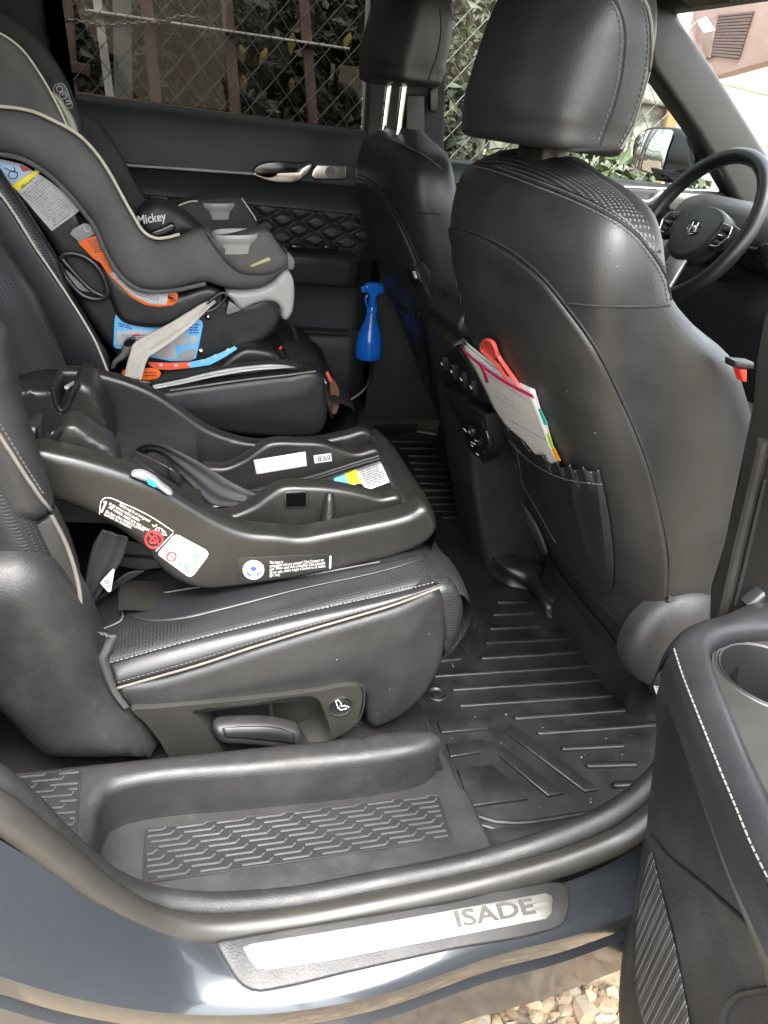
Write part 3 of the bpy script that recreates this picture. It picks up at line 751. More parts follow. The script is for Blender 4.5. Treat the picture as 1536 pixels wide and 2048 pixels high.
box('post_collar', V((.478, 1.25, 1.234)), AX, (.05, .17, .012), .004, PLASTIC, FS)
tube('shoulder_seam', drape_line(fb_, [(702, 262), (750, 272), (800, 288), (850, 312), (884, 338)], 50, .0004), .0012, THREADD, FS, 6)
tube('headrest_seam', drape_line(fh_, [(880, 20), (882, 60), (874, 110), (860, 150), (850, 180)], 40, .0004), .0012, SEAM, FS, 6)
tube('headrest_piping', drape_line(fh_, [(900, 10), (908, 60), (908, 100), (902, 140), (888, 182)], 40, .001), .0016, PIPING, FS, 6)
# release switch on the shoulder bolster
sw = drape('switch_recess', [fsh, fb_], [(814, 528), (822, 560), (834, 574)], [(846, 522), (862, 545), (862, 568)], 8, 10, SEAM, FS, .004, .001)
sk = drape('release_switch', [fsh, fb_], [(816, 530), (826, 556), (834, 572)], [(836, 532), (846, 550), (848, 562)], 6, 8, PLASTIC, FS, .007, .004)
drape('switch_symbol', [fsh, fb_], [(828, 540), (830, 545), (834, 555)], [(834, 539), (836, 544), (840, 553)], 3, 6, INKW, sk, .0075, .0003)
lathe('hinge_cover', V((.70, 1.002, .63)), V((0, -1, 0)), [(0, .075), (.02, .074), (.034, .066), (.043, .045), (.046, .002)], TRIM, FS, 36)

# ------------------------------------------------------------------ second row seats
def rear_seat(at, label, dy, outer):
    T = thing('rear_seat', at, label, 'car seat')
    # cushion: profile along x at several y, low middle, raised edges
    ea, eb = PY(212, 1328, .27), PY(868, 1166, .27)
    def zt(x): return ea.z + (eb.z - ea.z) * (x - ea.x) / (eb.x - ea.x)
    rows = []
    for y, dz in ((.268, -.006), (.28, .003), (.31, .008), (.345, .008), (.385, .0), (.43, .0), (.5, .0), (.56, .0), (.60, .006), (.64, .014), (.68, .012), (.705, .0), (.715, -.05), (.715, -.12)):
        r = []
        fx = 0 if dz > -.02 else .035; z3 = zt(.31) + dz
        for x in (-.2, -.1, 0, .1, .2, .27 - fx * .5, .31 - fx): r.append(V((x, y + dy, zt(x) + dz)))
        r += [V((.352 - fx, y + dy, z3)), V((.384 - fx, y + dy, z3 - .014)), V((.396 - fx, y + dy, z3 - .045)), V((.388 - fx, y + dy, z3 - .085)), V((.345 - fx, y + dy, min(z3 - .1, .60))), V((.29, y + dy, .53))]
        rows.append(r)
    cu = surf('cushion', rows, PERF_T, T, nu=60, nv=50, face=False); fix(cu)
    # backrest
    rings = []
    for i in range(26):
        z = .66 + (1.36 - .66) * i / 25
        xf = -.095 - max(0, z - .8) * .30 - max(0, z - 1.0) * .28
        t = max(0, (z - 1.26) / .1); y0, y1 = .252 + .05 * t * t, .722 - .05 * t * t
        R = []
        for k in range(60):
            a = 2 * math.pi * (k + .5) / 60; ca, sa = math.cos(a), math.sin(a); y = (y0 + y1) / 2 + (y1 - y0) / 2 * math.copysign(abs(ca) ** .5, ca)
            x = xf - .07 + .07 * math.copysign(abs(sa) ** .45, sa)
            s = (y - .487) / .235
            if sa > 0: x -= .095 * math.exp(-(s / .78) ** 8)
            R.append(V((x - (.03 * t if sa > 0 else -.03 * t), y + dy, z)))
        rings.append(R)
    bk = loft('backrest', rings, PERF_B, T)
    return T, cu, bk
RS, rcu, rbk = rear_seat((.1, .48, .43), 'black perforated leather rear seat holding the infant seat base, lever on its side', 0, True)
# outer bolster strip and side panel
up_ = [(212, 1328), (300, 1303), (400, 1276), (500, 1251), (600, 1227), (700, 1205), (790, 1185), (868, 1166)]
pi_ = [(228, 1376), (320, 1350), (400, 1327), (500, 1294), (600, 1263), (700, 1234), (790, 1207), (882, 1172)]
A = crv([PY(u, v, .269) for u, v in up_], 50); B = crv([PY(u, v, .25) for u, v in pi_], 50)
bo = surf('bolster', [A, [a.lerp(c, .3) + V((0, -.002, .004)) for a, c in zip(A, B)], [a.lerp(c, .7) + V((0, -.004, .003)) for a, c in zip(A, B)], B], LEATHER_S, RS, nv=10, thick=.003)
sidep = [(222, 1372), (320, 1352), (400, 1329), (500, 1296), (600, 1265), (700, 1236), (790, 1209), (876, 1174), (884, 1190), (889, 1250), (882, 1320), (862, 1365), (832, 1404), (790, 1436), (740, 1452), (732, 1420), (724, 1386), (640, 1396), (480, 1414), (300, 1430), (258, 1412)]
sd_ = yh('side_panel', sidep, .25, .32, .012, LEATHER, RS, n=120, bulge=.006, bw=.06)
tube('piping', [p + V((0, -.002, 0)) for p in B], .0017, PIPING, RS, 8)
stitches('seam_stitches', [a.lerp(c, .03) + V((0, -.0015, .0025)) for a, c in zip(A, B)], THREAD, RS, .0007)
stitches('seam_stitches', [a.lerp(c, .88) + V((0, -.003, .0045)) for a, c in zip(A, B)], THREADD, RS, .0007)
# front corner welt of the cushion
stitches('corner_stitches', drape_line(rcu, [(868, 1162), (892, 1164), (908, 1180), (914, 1215), (910, 1250), (898, 1280)], 40, .0012), THREAD, RS, .001)
yh('cushion_end', [(860, 1168), (888, 1162), (908, 1168), (921, 1186), (927, 1215), (922, 1248), (906, 1285), (886, 1312), (872, 1250)], .258, .30, .02, PERF_B, RS, n=40, back=False)
# trough insert on the cushion top
tr_ = drape('cushion_insert', rcu, [(250, 1225), (262, 1205), (330, 1190), (420, 1178), (600, 1160), (760, 1130), (850, 1108)], [(255, 1232), (290, 1243), (360, 1240), (440, 1222), (600, 1180), (760, 1145), (852, 1118)], 10, 50, LEATHER_S, RS, .0015, .001)
tube('insert_seam', drape_line(rcu, [(262, 1203), (330, 1188), (420, 1174), (600, 1155), (760, 1126)], 60, .002), .0012, THREADD, tr_, 5)
tube('cushion_seam', drape_line(rcu, [(172, 1272), (210, 1258), (245, 1238), (238, 1200), (238, 1180)], 40, .0012), .0012, THREADD, RS, 5)
# seat frame cover with the recline lever
cov = [(205, 1352), (228, 1392), (262, 1422), (480, 1400), (640, 1382), (705, 1371), (722, 1374), (726, 1400), (718, 1440), (704, 1458), (660, 1482), (620, 1502), (540, 1524), (460, 1540), (400, 1548), (362, 1544), (335, 1510), (300, 1450), (258, 1425)]
cov = [(262, 1421), (300, 1417), (480, 1400), (640, 1381), (700, 1371), (720, 1374), (727, 1392), (722, 1425), (712, 1450), (680, 1472), (620, 1502), (540, 1524), (460, 1540), (400, 1548), (362, 1544), (340, 1520), (312, 1476), (284, 1442)]
ring_out = crv([PY(u, v, .240) for u, v in cov], 120, True)
hole = [(388, 1424), (395, 1421), (480, 1412), (600, 1394), (620, 1394), (636, 1402), (645, 1420), (655, 1448), (658, 1468), (650, 1482), (620, 1500), (560, 1516), (490, 1527), (472, 1526), (458, 1518), (440, 1490), (410, 1450)]
ring_in = crv([PY(u, v, .240) for u, v in hole], 120, True)
# match the two rings by angle from the centre of the opening
cen = PY(520, 1460, .24)
def byang(r):
    return sorted(r, key=lambda p: math.atan2(p.z - cen.z, p.x - cen.x))
ro, ri = byang(ring_out), byang(ring_in)
rings = [[p + V((0, .05, 0)) for p in ro], [p + V((0, .004, 0)) for p in ro], [p.lerp(cen, .012) for p in ro], [cen.lerp(p, 1.02) for p in ri], [p + V((0, .003, 0)) for p in ri], [cen.lerp(p, .93) + V((0, .05, 0)) for p in ri], [cen + (p - cen) * .02 + V((0, .055, 0)) for p in ri]]
cvr = loft('frame_cover', rings, OLIVE, RS, cap=True, sharp=40)
tube('cover_groove', [p + V((0, .002, .0008)) for p in crv([PY(u, v, .246) for u, v in [(262, 1419), (300, 1415), (480, 1398), (640, 1379), (700, 1369), (722, 1372), (729, 1392), (724, 1428), (712, 1454)]], 60)], .0016, SEAM, RS, 6)
lv0 = [(428, 1454), (440, 1450), (490, 1447), (540, 1448), (580, 1456), (600, 1464), (602, 1490), (598, 1498), (570, 1497), (520, 1490), (470, 1486), (446, 1484), (434, 1476)]
lv = yh('recline_lever', lv0, .226, .256, .011, TRIM, RS, n=60)
drape('lever_pad', lv, [(444, 1456), (500, 1452), (560, 1456), (590, 1468)], [(450, 1474), (500, 1478), (560, 1484), (590, 1488)], 8, 20, PLASTIC, lv, .0006, .0006)
tube('cover_slot', [PY(540, 1398, .262), PY(543, 1420, .266), PY(543, 1446, .268)], .002, SEAM, RS, 6)
bc = PY(681, 1412, .239)
bt = lathe('fold_button', bc + V((0, .002, 0)), V((0, -1, 0)), [(-.004, .0145), (.002, .0145), (.0032, .0138), (.0026, .012), (.0024, .0005)], PLASTIC, RS, 32)
ring_ = lathe('button_ring', bc, V((0, -1, 0)), [(-.004, .0168), (.0012, .0168), (.0018, .016), (.0008, .0148), (-.004, .0148)], SEAM, RS, 32, cap=False)
def glyph(pl, y, mat, par, name, r=.0007): return tubes(name, [[PY(u, v, y) for u, v in g] for g in pl], r, mat, par, 5)
glyph([[(671, 1402), (677, 1400), (683, 1408), (676, 1416), (671, 1402)], [(676, 1416), (682, 1420), (694, 1417), (690, 1411), (682, 1413)], [(694, 1412), (698, 1415)]], .2355, INKW, bt, 'button_symbol')
# pull loop, hinge shroud and lower back panel
lpth = crv([PY(u, v, .242) for u, v in [(206, 1268), (222, 1270), (218, 1296), (208, 1318), (214, 1350), (228, 1385), (250, 1415)]], 40)
surf('pull_strap', [[p + V((-.006, 0, .002)) for p in lpth], [p + V((0, -.004, 0)) for p in lpth], [p + V((.006, 0, -.001)) for p in lpth]], FABRICD, RS, thick=.002)
shr = [(-160, 1130), (-60, 1112), (0, 1106), (50, 1108), (92, 1128), (128, 1168), (155, 1215), (190, 1290), (212, 1350), (240, 1398), (280, 1440), (308, 1480), (318, 1504), (250, 1507), (140, 1508), (84, 1502), (50, 1474), (0, 1420), (-60, 1380), (-160, 1340)]
yh('hinge_shroud', shr, .215, .31, .045, TRIM, RS, n=110, back=False)
# outer bolster of the backrest with piping, lower back panel
bol = [(-160, 560), (-40, 640), (0, 650), (20, 700), (40, 800), (70, 900), (98, 985), (104, 1022), (60, 1050), (0, 1082), (-160, 1140)]
bb = yh('back_bolster', bol, .256, .29, .028, LEATHER, RS, n=80, back=False)
q = drape_line(bb, [(-20, 842), (0, 872), (40, 935), (80, 995), (103, 1024)], 50, .001)
tube('back_piping', q, .0022, PIPING, RS, 8)
stitches('back_stitches', drape_line(bb, [(-10, 835), (12, 868), (52, 935), (90, 995)], 50, .0008), THREADD, RS, .001)
tube('back_seam', drape_line(bb, [(0, 1085), (50, 1058), (100, 1030)], 30, .001), .0014, THREADD, RS, 6)
lowp = [(0, 1088), (60, 1058), (104, 1032), (130, 1085), (152, 1150), (160, 1205), (156, 1232), (120, 1190), (60, 1110), (0, 1100)]
lo_ = yslab('back_lower_panel', [(-60, 1110), (0, 1088), (60, 1058), (104, 1030), (132, 1085), (153, 1150), (161, 1205), (155, 1240), (100, 1260), (-60, 1260)], .268, .30, .004, LEATHER, RS, seg=2)
tube('panel_welt', [p + V((0, -.002, 0)) for p in crv([PY(u, v, .268) for u, v in [(104, 1030), (132, 1085), (153, 1150), (161, 1205), (155, 1235)]], 40)], .0024, PIPING, RS, 8)
q = drape_line(rbk, [(0, 438), (30, 470), (60, 512), (90, 558), (120, 612), (148, 675), (172, 738)], 60, .0012)
tube('back_edge_seam', q, .0012, THREADD, RS, 6)

FR, fcu, fbk = rear_seat((.1, 1.2, .43), 'black leather rear seat by the far door, carrying the grey child seat', .70, False)
fsp = [(300, 792), (345, 779), (420, 768), (500, 757), (580, 748), (630, 741), (646, 752), (652, 790), (655, 830), (640, 865), (560, 872), (430, 860), (330, 830)]
fs_ = yh('side_panel', fsp, .93, .99, .012, LEATHER, FR, n=90, bulge=.005, back=False)
tube('piping', [p + V((0, -.001, 0)) for p in crv([PY(u, v, .93) for u, v in [(340, 781), (420, 769), (500, 758), (580, 749), (632, 742)]], 40)], .002, PIPING, FR, 8)
bpx = [(-60, 330), (0, 388), (30, 430), (62, 482), (110, 553), (150, 614), (190, 682), (215, 742)]
tube('back_piping', crv([PY(u, v, .938) for u, v in bpx], 50), .002, CREAM, FR, 6)
yslab('back_side', [(-60, 335), (0, 392), (30, 434), (62, 486), (110, 557), (150, 618), (190, 686), (218, 750), (170, 770), (100, 690), (-60, 560)], .942, 1.0, .006, LEATHER, FR, n=70)

# ================================================================== rubber floor mat
MZ = .45
MAT = thing('floor_mat', (.7, .7, .43), 'black ribbed rubber floor liner between the front and rear seats', 'floor mat')
mo = crv([V((x, y, MZ)) for x, y in [(.372, .31), (.382, .20), (.392, .14), (.43, .118), (.55, .113), (.68, .118), (.78, .14), (.82, .25), (.84, .5), (.85, 1.0), (.85, 1.45), (.8, 1.52), (.5, 1.52), (.40, 1.45), (.37, 1.0), (.368, .5)]], 120, True)
ms = slab('mat_sheet', mo, V((0, 0, -.014)), .003, RUBBERM, MAT)
inner_rim = [p + (V((.61, .8, MZ)) - p).normalized() * .012 + V((0, 0, .0)) for p in mo]
tube('raised_rim', inner_rim, .004, RUBBERM, MAT, 8, True)
def bar(a, b_, w, h=.0055):
    A_, B_ = PZ(*a, MZ), PZ(*b_, MZ); d = (B_ - A_).normalized(); n = V((-d.y, d.x, 0)); P = []
    for k in range(7): t = math.pi * k / 6; P.append(A_ - d * math.sin(t) * w + n * math.cos(t) * w)
    for k in range(7): t = math.pi * k / 6; P.append(B_ + d * math.sin(t) * w - n * math.cos(t) * w)
    return slab('rib', [p + V((0, 0, h)) for p in P], V((0, 0, -h - .002)), .0025, RUBBERM, MAT, seg=2)
for a, b_ in [((998, 1206), (1048, 1206)), ((990, 1231), (1063, 1228)), ((983, 1259), (1078, 1254)), ((975, 1287), (1218, 1275)), ((966, 1318), (1233, 1301)), ((870, 1354), (1258, 1328)), ((875, 1324), (918, 1319)), ((908, 1381), (1288, 1355)), ((923, 1413), (1298, 1387)), ((1033, 1438), (1320, 1416)), ((1079, 1468), (1325, 1450)), ((1128, 1499), (1243, 1493)), ((1178, 1533), (1268, 1530)), ((1230, 1572), (1285, 1568)),
              ((786, 883), (860, 885)), ((800, 897), (900, 899)), ((818, 912), (906, 915)), ((823, 926), (911, 928)), ((831, 939), (919, 941)), ((836, 953), (925, 955)), ((841, 967), (928, 968)), ((846, 981), (932, 982)), ((852, 995), (930, 996)), ((858, 1009), (920, 1009)), ((863, 1023), (918, 1022)), ((888, 1036), (918, 1035))]:
    bar(a, b_, .0055 if a[1] > 1100 else .007)
for q in ([(874, 1446), (984, 1436), (976, 1461), (882, 1470)], [(892, 1491), (970, 1483), (960, 1509), (900, 1518)], [(913, 1541), (985, 1533), (1055, 1601), (940, 1617)], [(1008, 1465), (1022, 1450), (1198, 1582), (1168, 1587)], [(995, 1512), (1005, 1496), (1126, 1590), (1095, 1596)], [(960, 1219), (970, 1221), (935, 1310), (917, 1294)]):
    slab('raised_pad', [PZ(u, v, MZ) + V((0, 0, .005)) for u, v in q], V((0, 0, -.007)), .002, RUBBERM, MAT)
gc = PZ(873, 1391, MZ)
gm = lathe('grommet', gc, V((0, 0, 1)), [(-.002, .017), (.003, .017), (.0045, .0145), (.002, .012), (.001, .009), (.004, .008), (.0045, .004), (.004, .0005)], RUBBERM, MAT, 30)
slab('heel_block', [PZ(u, v, MZ + .02) for u, v in [(748, 850), (836, 846), (834, 866), (768, 872)]], V((0, 0, -.03)), .003, RUBBERM, MAT)
# raised lip of the mat where it climbs to the seat rail and the tunnel
upw = [(945, 1010), (962, 1060), (985, 1110), (1012, 1136), (1055, 1148), (1078, 1178), (1098, 1198), (1135, 1200), (1160, 1195)]
dnw = [(940, 1045), (958, 1095), (982, 1148), (1020, 1172), (1058, 1180), (1080, 1212), (1102, 1238), (1142, 1216), (1170, 1205)]
A = crv([PZ(u, v, MZ + .035) for u, v in upw], 50); B = crv([PZ(u, v, MZ) for u, v in dnw], 50)
surf('mat_lip', [[p + V((.05, .02, .004)) for p in A], [p + V((.008, .003, .004)) for p in A], A, [a.lerp(c, .85) for a, c in zip(A, B)], B, [p + V((-.008, -.004, .0015)) for p in B]], RUBBERM, MAT, nv=14)
for k, q in enumerate(([(1092, 1155), (1118, 1168), (1140, 1158)],)): tube('mat_crease', [PZ(u, v, MZ + .04) for u, v in q], .002, RUBBERM, MAT, 6)

# ================================================================== centre console between the front seats
CN = thing('center_console', (.8, .83, .43), 'black console behind the front seats with rear switch row and power socket', 'console')
cpo = [(.50, .935), (.53, .955), (.62, .96), (.86, .955), (.92, .86), (1.3, .80), (1.3, .45), (.66, .45), (.60, .62), (.545, .80)]
cy0, cy1 = .755, .925
cb = slab('console_body', [V((x, cy0, z)) for x, z in cpo], V((0, cy1 - cy0, 0)), .015, TRIM, CN, seg=4)
ctop = slab('armrest_lid', crv([V((x, cy0 - .004, z)) for x, z in [(.50, .97), (.52, 1.0), (.7, 1.0), (.84, .99), (.86, .955), (.52, .945)]], 40, True), V((0, cy1 - cy0 + .008, 0)), .012, LEATHER, CN)
# rear face: switch row and sockets (plane through the sloping rear edge)
n_ = V((-1, 0, -.28)).normalized(); o_ = V((.545, .8, .80))
def RF(u, v, off=.0): return PN(u, v, o_, n_) + n_ * off
swp = [(884, 742), (900, 700), (926, 690), (975, 770), (968, 798), (930, 770)]
sr_ = slab('switch_housing', [RF(u, v, .012) for u, v in [(884, 745), (899, 703), (922, 688), (990, 768), (992, 806), (940, 790), (900, 770)]], -n_ * .05, .004, GLOSS, CN)
for k in range(4):
    u, v = 901 + 20 * k, 724 + 15.5 * k; c_ = RF(u, v, .012); ex = (RF(u + 20, v + 15.5, .012) - c_).normalized(); ey = n_.cross(ex)
    sb = box('switch', c_ + n_ * .002, (ex, ey, n_), (.017, .026, .006), .0008, GLOSS, CN)
    tubes('switch_mark', [[c_ + n_ * .0056 + ex * -.003 + ey * .003, c_ + n_ * .0056 + ex * .002 + ey * -.002], [c_ + n_ * .0056 + ex * .004, c_ + n_ * .0056 + ex * .005 + ey * .002]], .0007, INKW, sb, 5)
low_ = slab('lower_housing', [RF(u, v, .006) for u, v in [(890, 775), (935, 800), (978, 828), (984, 900), (970, 925), (945, 892), (915, 830)]], -n_ * .03, .004, PLASTIC, CN)
sk_ = slab('socket_panel', crv([RF(u, v, .008) for u, v in [(935, 852), (955, 838), (975, 848), (985, 880), (980, 912), (962, 912), (942, 890)]], 40, True), -n_ * .01, .002, GLOSS, CN)
c_ = RF(952, 860, .01)
lathe('power_socket', c_, n_, [(-.004, .010), (.001, .010), (.0015, .0085), (-.001, .0075), (-.003, .0005)], PLASTIC, CN, 24)
tubes('socket_marks', [[RF(u, v, .0145), RF(u + 4, v + 3, .0145)] for u, v in [(941, 853), (945, 857), (957, 880), (957, 886), (962, 882), (965, 876), (968, 903)]], .0009, INKW, CN, 5)

# ================================================================== booklet and coral toy in the seat pocket
BK = thing('booklet', V((.6, .5, .8)), 'white booklet with a crimson top edge sticking out of the seat pocket', 'booklet')
_a, _b, _c = (hit(bvh([shellp, nb_]), *q, .004) for q in ((1010, 790), (1085, 830), (1100, 930)))
BKO = _a; BKN = (_b - _a).cross(_c - _a).normalized()
def sp(u, v, d):
    h_ = PN(u, v, BKO, BKN); return h_ + (C - h_).normalized() * d
L_ = [(920, 692), (945, 735), (968, 780), (985, 815), (1010, 850), (1045, 880), (1072, 912)]; R_ = [(1066, 789), (1074, 812), (1082, 835), (1092, 862), (1102, 890), (1112, 915), (1120, 938)]
L2, R2 = crv(L_, 24), crv(R_, 24)
PAPERM = simple('coated_white_paper', c3(.5, .49, .475), .4, var=.04)
CRIMS = simple('crimson_print', c3(.5, .012, .08), .4)
def leaf(d0, curl, lo, hi):
    rows = []
    for i in range(24):
        r = []
        for j in range(14):
            s = j / 13; u = lerp(L2[i][0], R2[i][0], s); v = lerp(L2[i][1], R2[i][1], s) + 9 * math.sin(math.pi * s) * (1 - i / 23)
            w = i / 23
            if lo <= w <= hi: r.append(sp(max(u, 878), v, d0 + curl * (1 - s) * (1 - w)))
        if r: rows.append(r)
    return rows
rw = leaf(.011, .025, 0, 1)
fl_ = mesh('front_cover', [p for r in rw for p in r], grid_faces(len(rw), 14), PAPERM, BK, sharp=0); orient(fl_); solid(fl_, .0006)
rw2 = [[p + ((p - C).normalized() * .006 + V((.004, .004, .010)) * (1 - i / 23)) for p in r] for i, r in enumerate(rw)]
bl_ = mesh('back_cover', [p for r in rw2 for p in r], grid_faces(len(rw2), 14), PAPERM, BK, sharp=0); orient(bl_); solid(bl_, .0006)
for kk, dz_ in ((.002, .003), (.004, .006)):
    rw3 = [[p + ((p - C).normalized() * kk + V((.002, .002, dz_)) * (1 - i / 23)) for p in r] for i, r in enumerate(rw)]
    pg = mesh('page', [p for r in rw3 for p in r], grid_faces(len(rw3), 14), PAPERM, BK, sharp=0); orient(pg); solid(pg, .0003)
hd = [[p + (C - p).normalized() * .0004 for p in r] for r in (rw[0], [a.lerp(c, .5) for a, c in zip(rw[0], rw[1])], rw[1], [a.lerp(c, .35) for a, c in zip(rw[1], rw[2])])]
orient(mesh('crimson_band', [p for r in hd for p in r], grid_faces(4, 14), CRIMS, BK, sharp=0))
drape('crimson_stroke', fl_, [(958, 728), (966, 745), (972, 765)], [(964, 728), (972, 745), (978, 765)], 3, 8, CRIMS, BK, .0006, .0002)
fbh = bvh(fl_)
tubes('frame_line', [[q for q in (hit(fbh, u, v, .0005) for u, v in poly(g, 24)) if q] for g in ([(968, 745), (1064, 806)], [(1064, 806), (1092, 880)], [(1092, 880), (1024, 842)])], .0003, INKG, BK, 4)
for k, (s_, a_, b_) in enumerate((('TOYS AND SKILLS ARE PASSED RIGHT', (984, 775), (1062, 828)), ('TO THEM BACK & FORTH', (990, 790), (1050, 830)))):
    p0, p1 = hit(fbh, *a_, .0008), hit(fbh, *b_, .0008)
    if p0 and p1:
        ex = (p1 - p0).normalized(); nn = (C - p0).normalized(); ey = nn.cross(ex).normalized()
        text('booklet_text', s_, .0115, p0, ex, ey, INKG if k == 0 else INK, BK, width=(p1 - p0).length)
for (a_, b_, c_, d_, m_) in (((1076, 818), (1082, 818), (1096, 850), (1088, 850), simple('teal_print', c3(.03, .42, .3), .4)), ((1092, 868), (1098, 866), (1108, 895), (1100, 897), simple('lime_print', c3(.4, .62, .03), .4)), ((1101, 898), (1109, 895), (1122, 922), (1112, 924), simple('amber_print', c3(.8, .36, .01), .4))):
    q = [sp(*p, .012) for p in (a_, b_, c_, d_)]; slab('coloured_page_edge', q, (q[0] - C).normalized() * .004, .0003, m_, BK)
TY = thing('toy_handle', V((.55, .52, .8)), 'coral pink plastic loop handle poking out behind the booklet', 'toy')
q = crv([sp(u, v, .004) for u, v in [(1045, 790), (1020, 765), (995, 730), (975, 712), (964, 700), (966, 686), (978, 681), (988, 688), (996, 710), (1012, 735), (1030, 760), (1040, 775)]], 60)
tube('loop', q, .003, CORAL, TY, 10)
q2 = [sp(u, v, .004) for u, v in [(962, 688), (978, 680), (990, 690), (1000, 715), (985, 718), (970, 706)]]
slab('handle_web', q2, (q2[0] - C).normalized() * .005, .0015, CORAL, TY)

# ================================================================== far rear door
FD = part_root('door', (.2, 1.55, .45), CAR, 'closed far rear door with quilted insert, chrome strip and tinted window')
prof = [(1.60, 1.245), (1.575, 1.242), (1.555, 1.232), (1.545, 1.21), (1.53, 1.17), (1.515, 1.125), (1.512, 1.118), (1.53, 1.10), (1.545, 1.06), (1.545, 1.05), (1.53, 1.045), (1.53, .97), (1.545, .93), (1.54, .75), (1.532, .745), (1.52, .70), (1.525, .48), (1.6, .46)]
rows = [[V((x, y, z)) for x in [-.6 + .05 * k for k in range(24)]] for y, z in prof]
dps = surf('door_panel', rows, simple('door_vinyl', c3(.022, .023, .023), .45, grain=600, gstr=.4, vor=True), FD, sharp=50)
solid(dps, .004)
chp = crv([PY(u, v, 1.500) for u, v in [(150, 322), (250, 330), (350, 337), (450, 344), (512, 348)]], 40)
tube('chrome_strip', chp, .003, LGREY, FD, 8)
yslab('belt_strip', [(60, 196), (160, 210), (280, 219), (500, 244), (705, 272), (705, 281), (500, 254), (280, 229), (60, 205)], 1.572, 1.60, .003, RUBBER, FD)
# door pull: dark cup and bright lever
yslab('handle_cup', [(506, 345), (512, 333), (530, 325), (600, 325), (624, 326), (612, 352), (596, 364), (570, 364), (520, 356)], 1.503, 1.52, .003, GLOSS, FD, n=50)
lvh = [(505, 346), (530, 354), (570, 360), (590, 354), (602, 338), (614, 330), (624, 328), (617, 346), (604, 358), (592, 364), (575, 366), (530, 360)]
yslab('door_handle', lvh, 1.494, 1.508, .003, SATIN, FD, n=60)
yslab('switch_bezel', [(622, 352), (626, 340), (634, 329), (692, 333), (692, 356), (680, 359), (628, 358)], 1.498, 1.518, .003, SATIN, FD)
c_ = PY(661, 345, 1.4975); lathe('speaker_dot', c_, V((0, -1, 0)), [(-.002, .0135), (.0006, .0135), (.0008, .001)], simple('speaker_mesh', c3(.15), .5, .5, grain=1500, gstr=.9), FD, 24)
# quilted insert
def quilt(x, z):
    t = (z - .97) / .0215; w = .5 * math.cos(2 * math.pi * x / .085)
    d1 = (t - w) % 2; d2 = (t + w - 1) % 2
    return min(d1, 2 - d1, d2, 2 - d2)
rows = []
for i in range(70):
    z = .968 + (1.05 - .968) * i / 69; r = []
    for j in range(200):
        x = -.25 + .77 * j / 199; r.append(V((x, 1.528 - .012 * min(1, quilt(x, z) * 1.7) ** .6, z)))
    rows.append(r)
orient(mesh('quilted_insert', [p for r in rows for p in r], grid_faces(70, 200), simple('quilted_vinyl', c3(.013, .016, .017), .5, grain=600, gstr=.3), FD, sharp=0))
# armrest and its stitched seam, bottle pocket
ar = [V((-.3, 1.415, .956)), V((.45, 1.415, .962)), V((.478, 1.425, .961)), V((.49, 1.45, .96)), V((.49, 1.54, .96)), V((-.3, 1.54, .955))]
slab('armrest', ar, V((0, 0, -.078)), .014, LEATHER, FD, seg=5)
tube('armrest_seam', [V((-.3, 1.4145, .93)), V((.45, 1.4145, .935)), V((.479, 1.4245, .935)), V((.4905, 1.45, .935))], .001, SEAM, FD, 6)
for c0, c1 in (((575, 494), (615, 492)), ((630, 496), (690, 492))):
    P0, P1 = PY(*c0, 1.46), PY(*c1, 1.46); box('window_switch', (P0 + P1) / 2 + V((0, .0, .0)), AX, (.04, .02, .012), .004, GLOSS, FD)
bx('pocket_lip', -.2, .49, 1.495, 1.53, .742, .752, OLIVE, .003, FD)
A = crv([PY(u, v, 1.50) for u, v in [(640, 820), (700, 800), (735, 770), (745, 720), (742, 690)]], 30)
tube('speaker_rim', A, .006, PLASTIC, FD, 8)
mesh('rear_window', [V((-1.2, 1.61, 1.2)), V((.50, 1.61, 1.2)), V((.46, 1.56, 1.64)), V((-1.0, 1.56, 1.64))], [(0, 1, 2, 3)], TINT, FD, False)
tubes('water_spot', [[PY(u, v, 1.56), PY(u + 1.5, v + 1, 1.56)] for u, v in ((281, 225), (304, 234))], .0016, PAPER, FD, 6)

# ================================================================== far front door, mirror, steering wheel
GD = part_root('door', (1.2, 1.55, .45), CAR, 'closed driver door with clear window and bright switch panel')
rows = [[V((x, y, z)) for x in [.56 + .06 * k for k in range(22)]] for y, z in [(1.60, 1.205), (1.57, 1.205), (1.55, 1.195), (1.54, 1.17), (1.535, 1.15), (1.54, 1.145), (1.55, 1.09), (1.53, 1.05), (1.5, .98), (1.5, .5)]]
surf('door_panel', rows, simple('door_vinyl_front', c3(.016, .017, .016), .42, grain=600, gstr=.3), GD, sharp=50)
tube('chrome_strip', [PY(1245, 374, 1.53), PY(1436, 382, 1.53)], .003, CHROME, GD, 8)
yslab('switch_panel', [(1330, 385), (1428, 390), (1428, 420), (1340, 420)], 1.535, 1.55, .002, SATIN, GD)
yslab('switch_block', [(1368, 398), (1398, 400), (1396, 412), (1362, 412)], 1.53, 1.536, .002, LGREY, GD)
yslab('door_handle', [(1262, 392), (1300, 400), (1322, 382), (1332, 384), (1318, 404), (1298, 412), (1275, 412)], 1.52, 1.535, .003, SATIN, GD, n=40)
mesh('front_window', [V((.52, 1.61, 1.17)), V((1.75, 1.61, 1.17)), V((1.28, 1.57, 1.62)), V((.50, 1.57, 1.62))], [(0, 1, 2, 3)], CLEAR, GD, False)
MR = part_root('wing_mirror', PY(1320, 300, 1.74), CAR, 'dark wing mirror outside the driver window reflecting bright boards')
mh = [(1262, 300), (1272, 270), (1290, 255), (1330, 252), (1362, 258), (1385, 280), (1394, 310), (1388, 345), (1350, 352), (1290, 345), (1262, 330)]
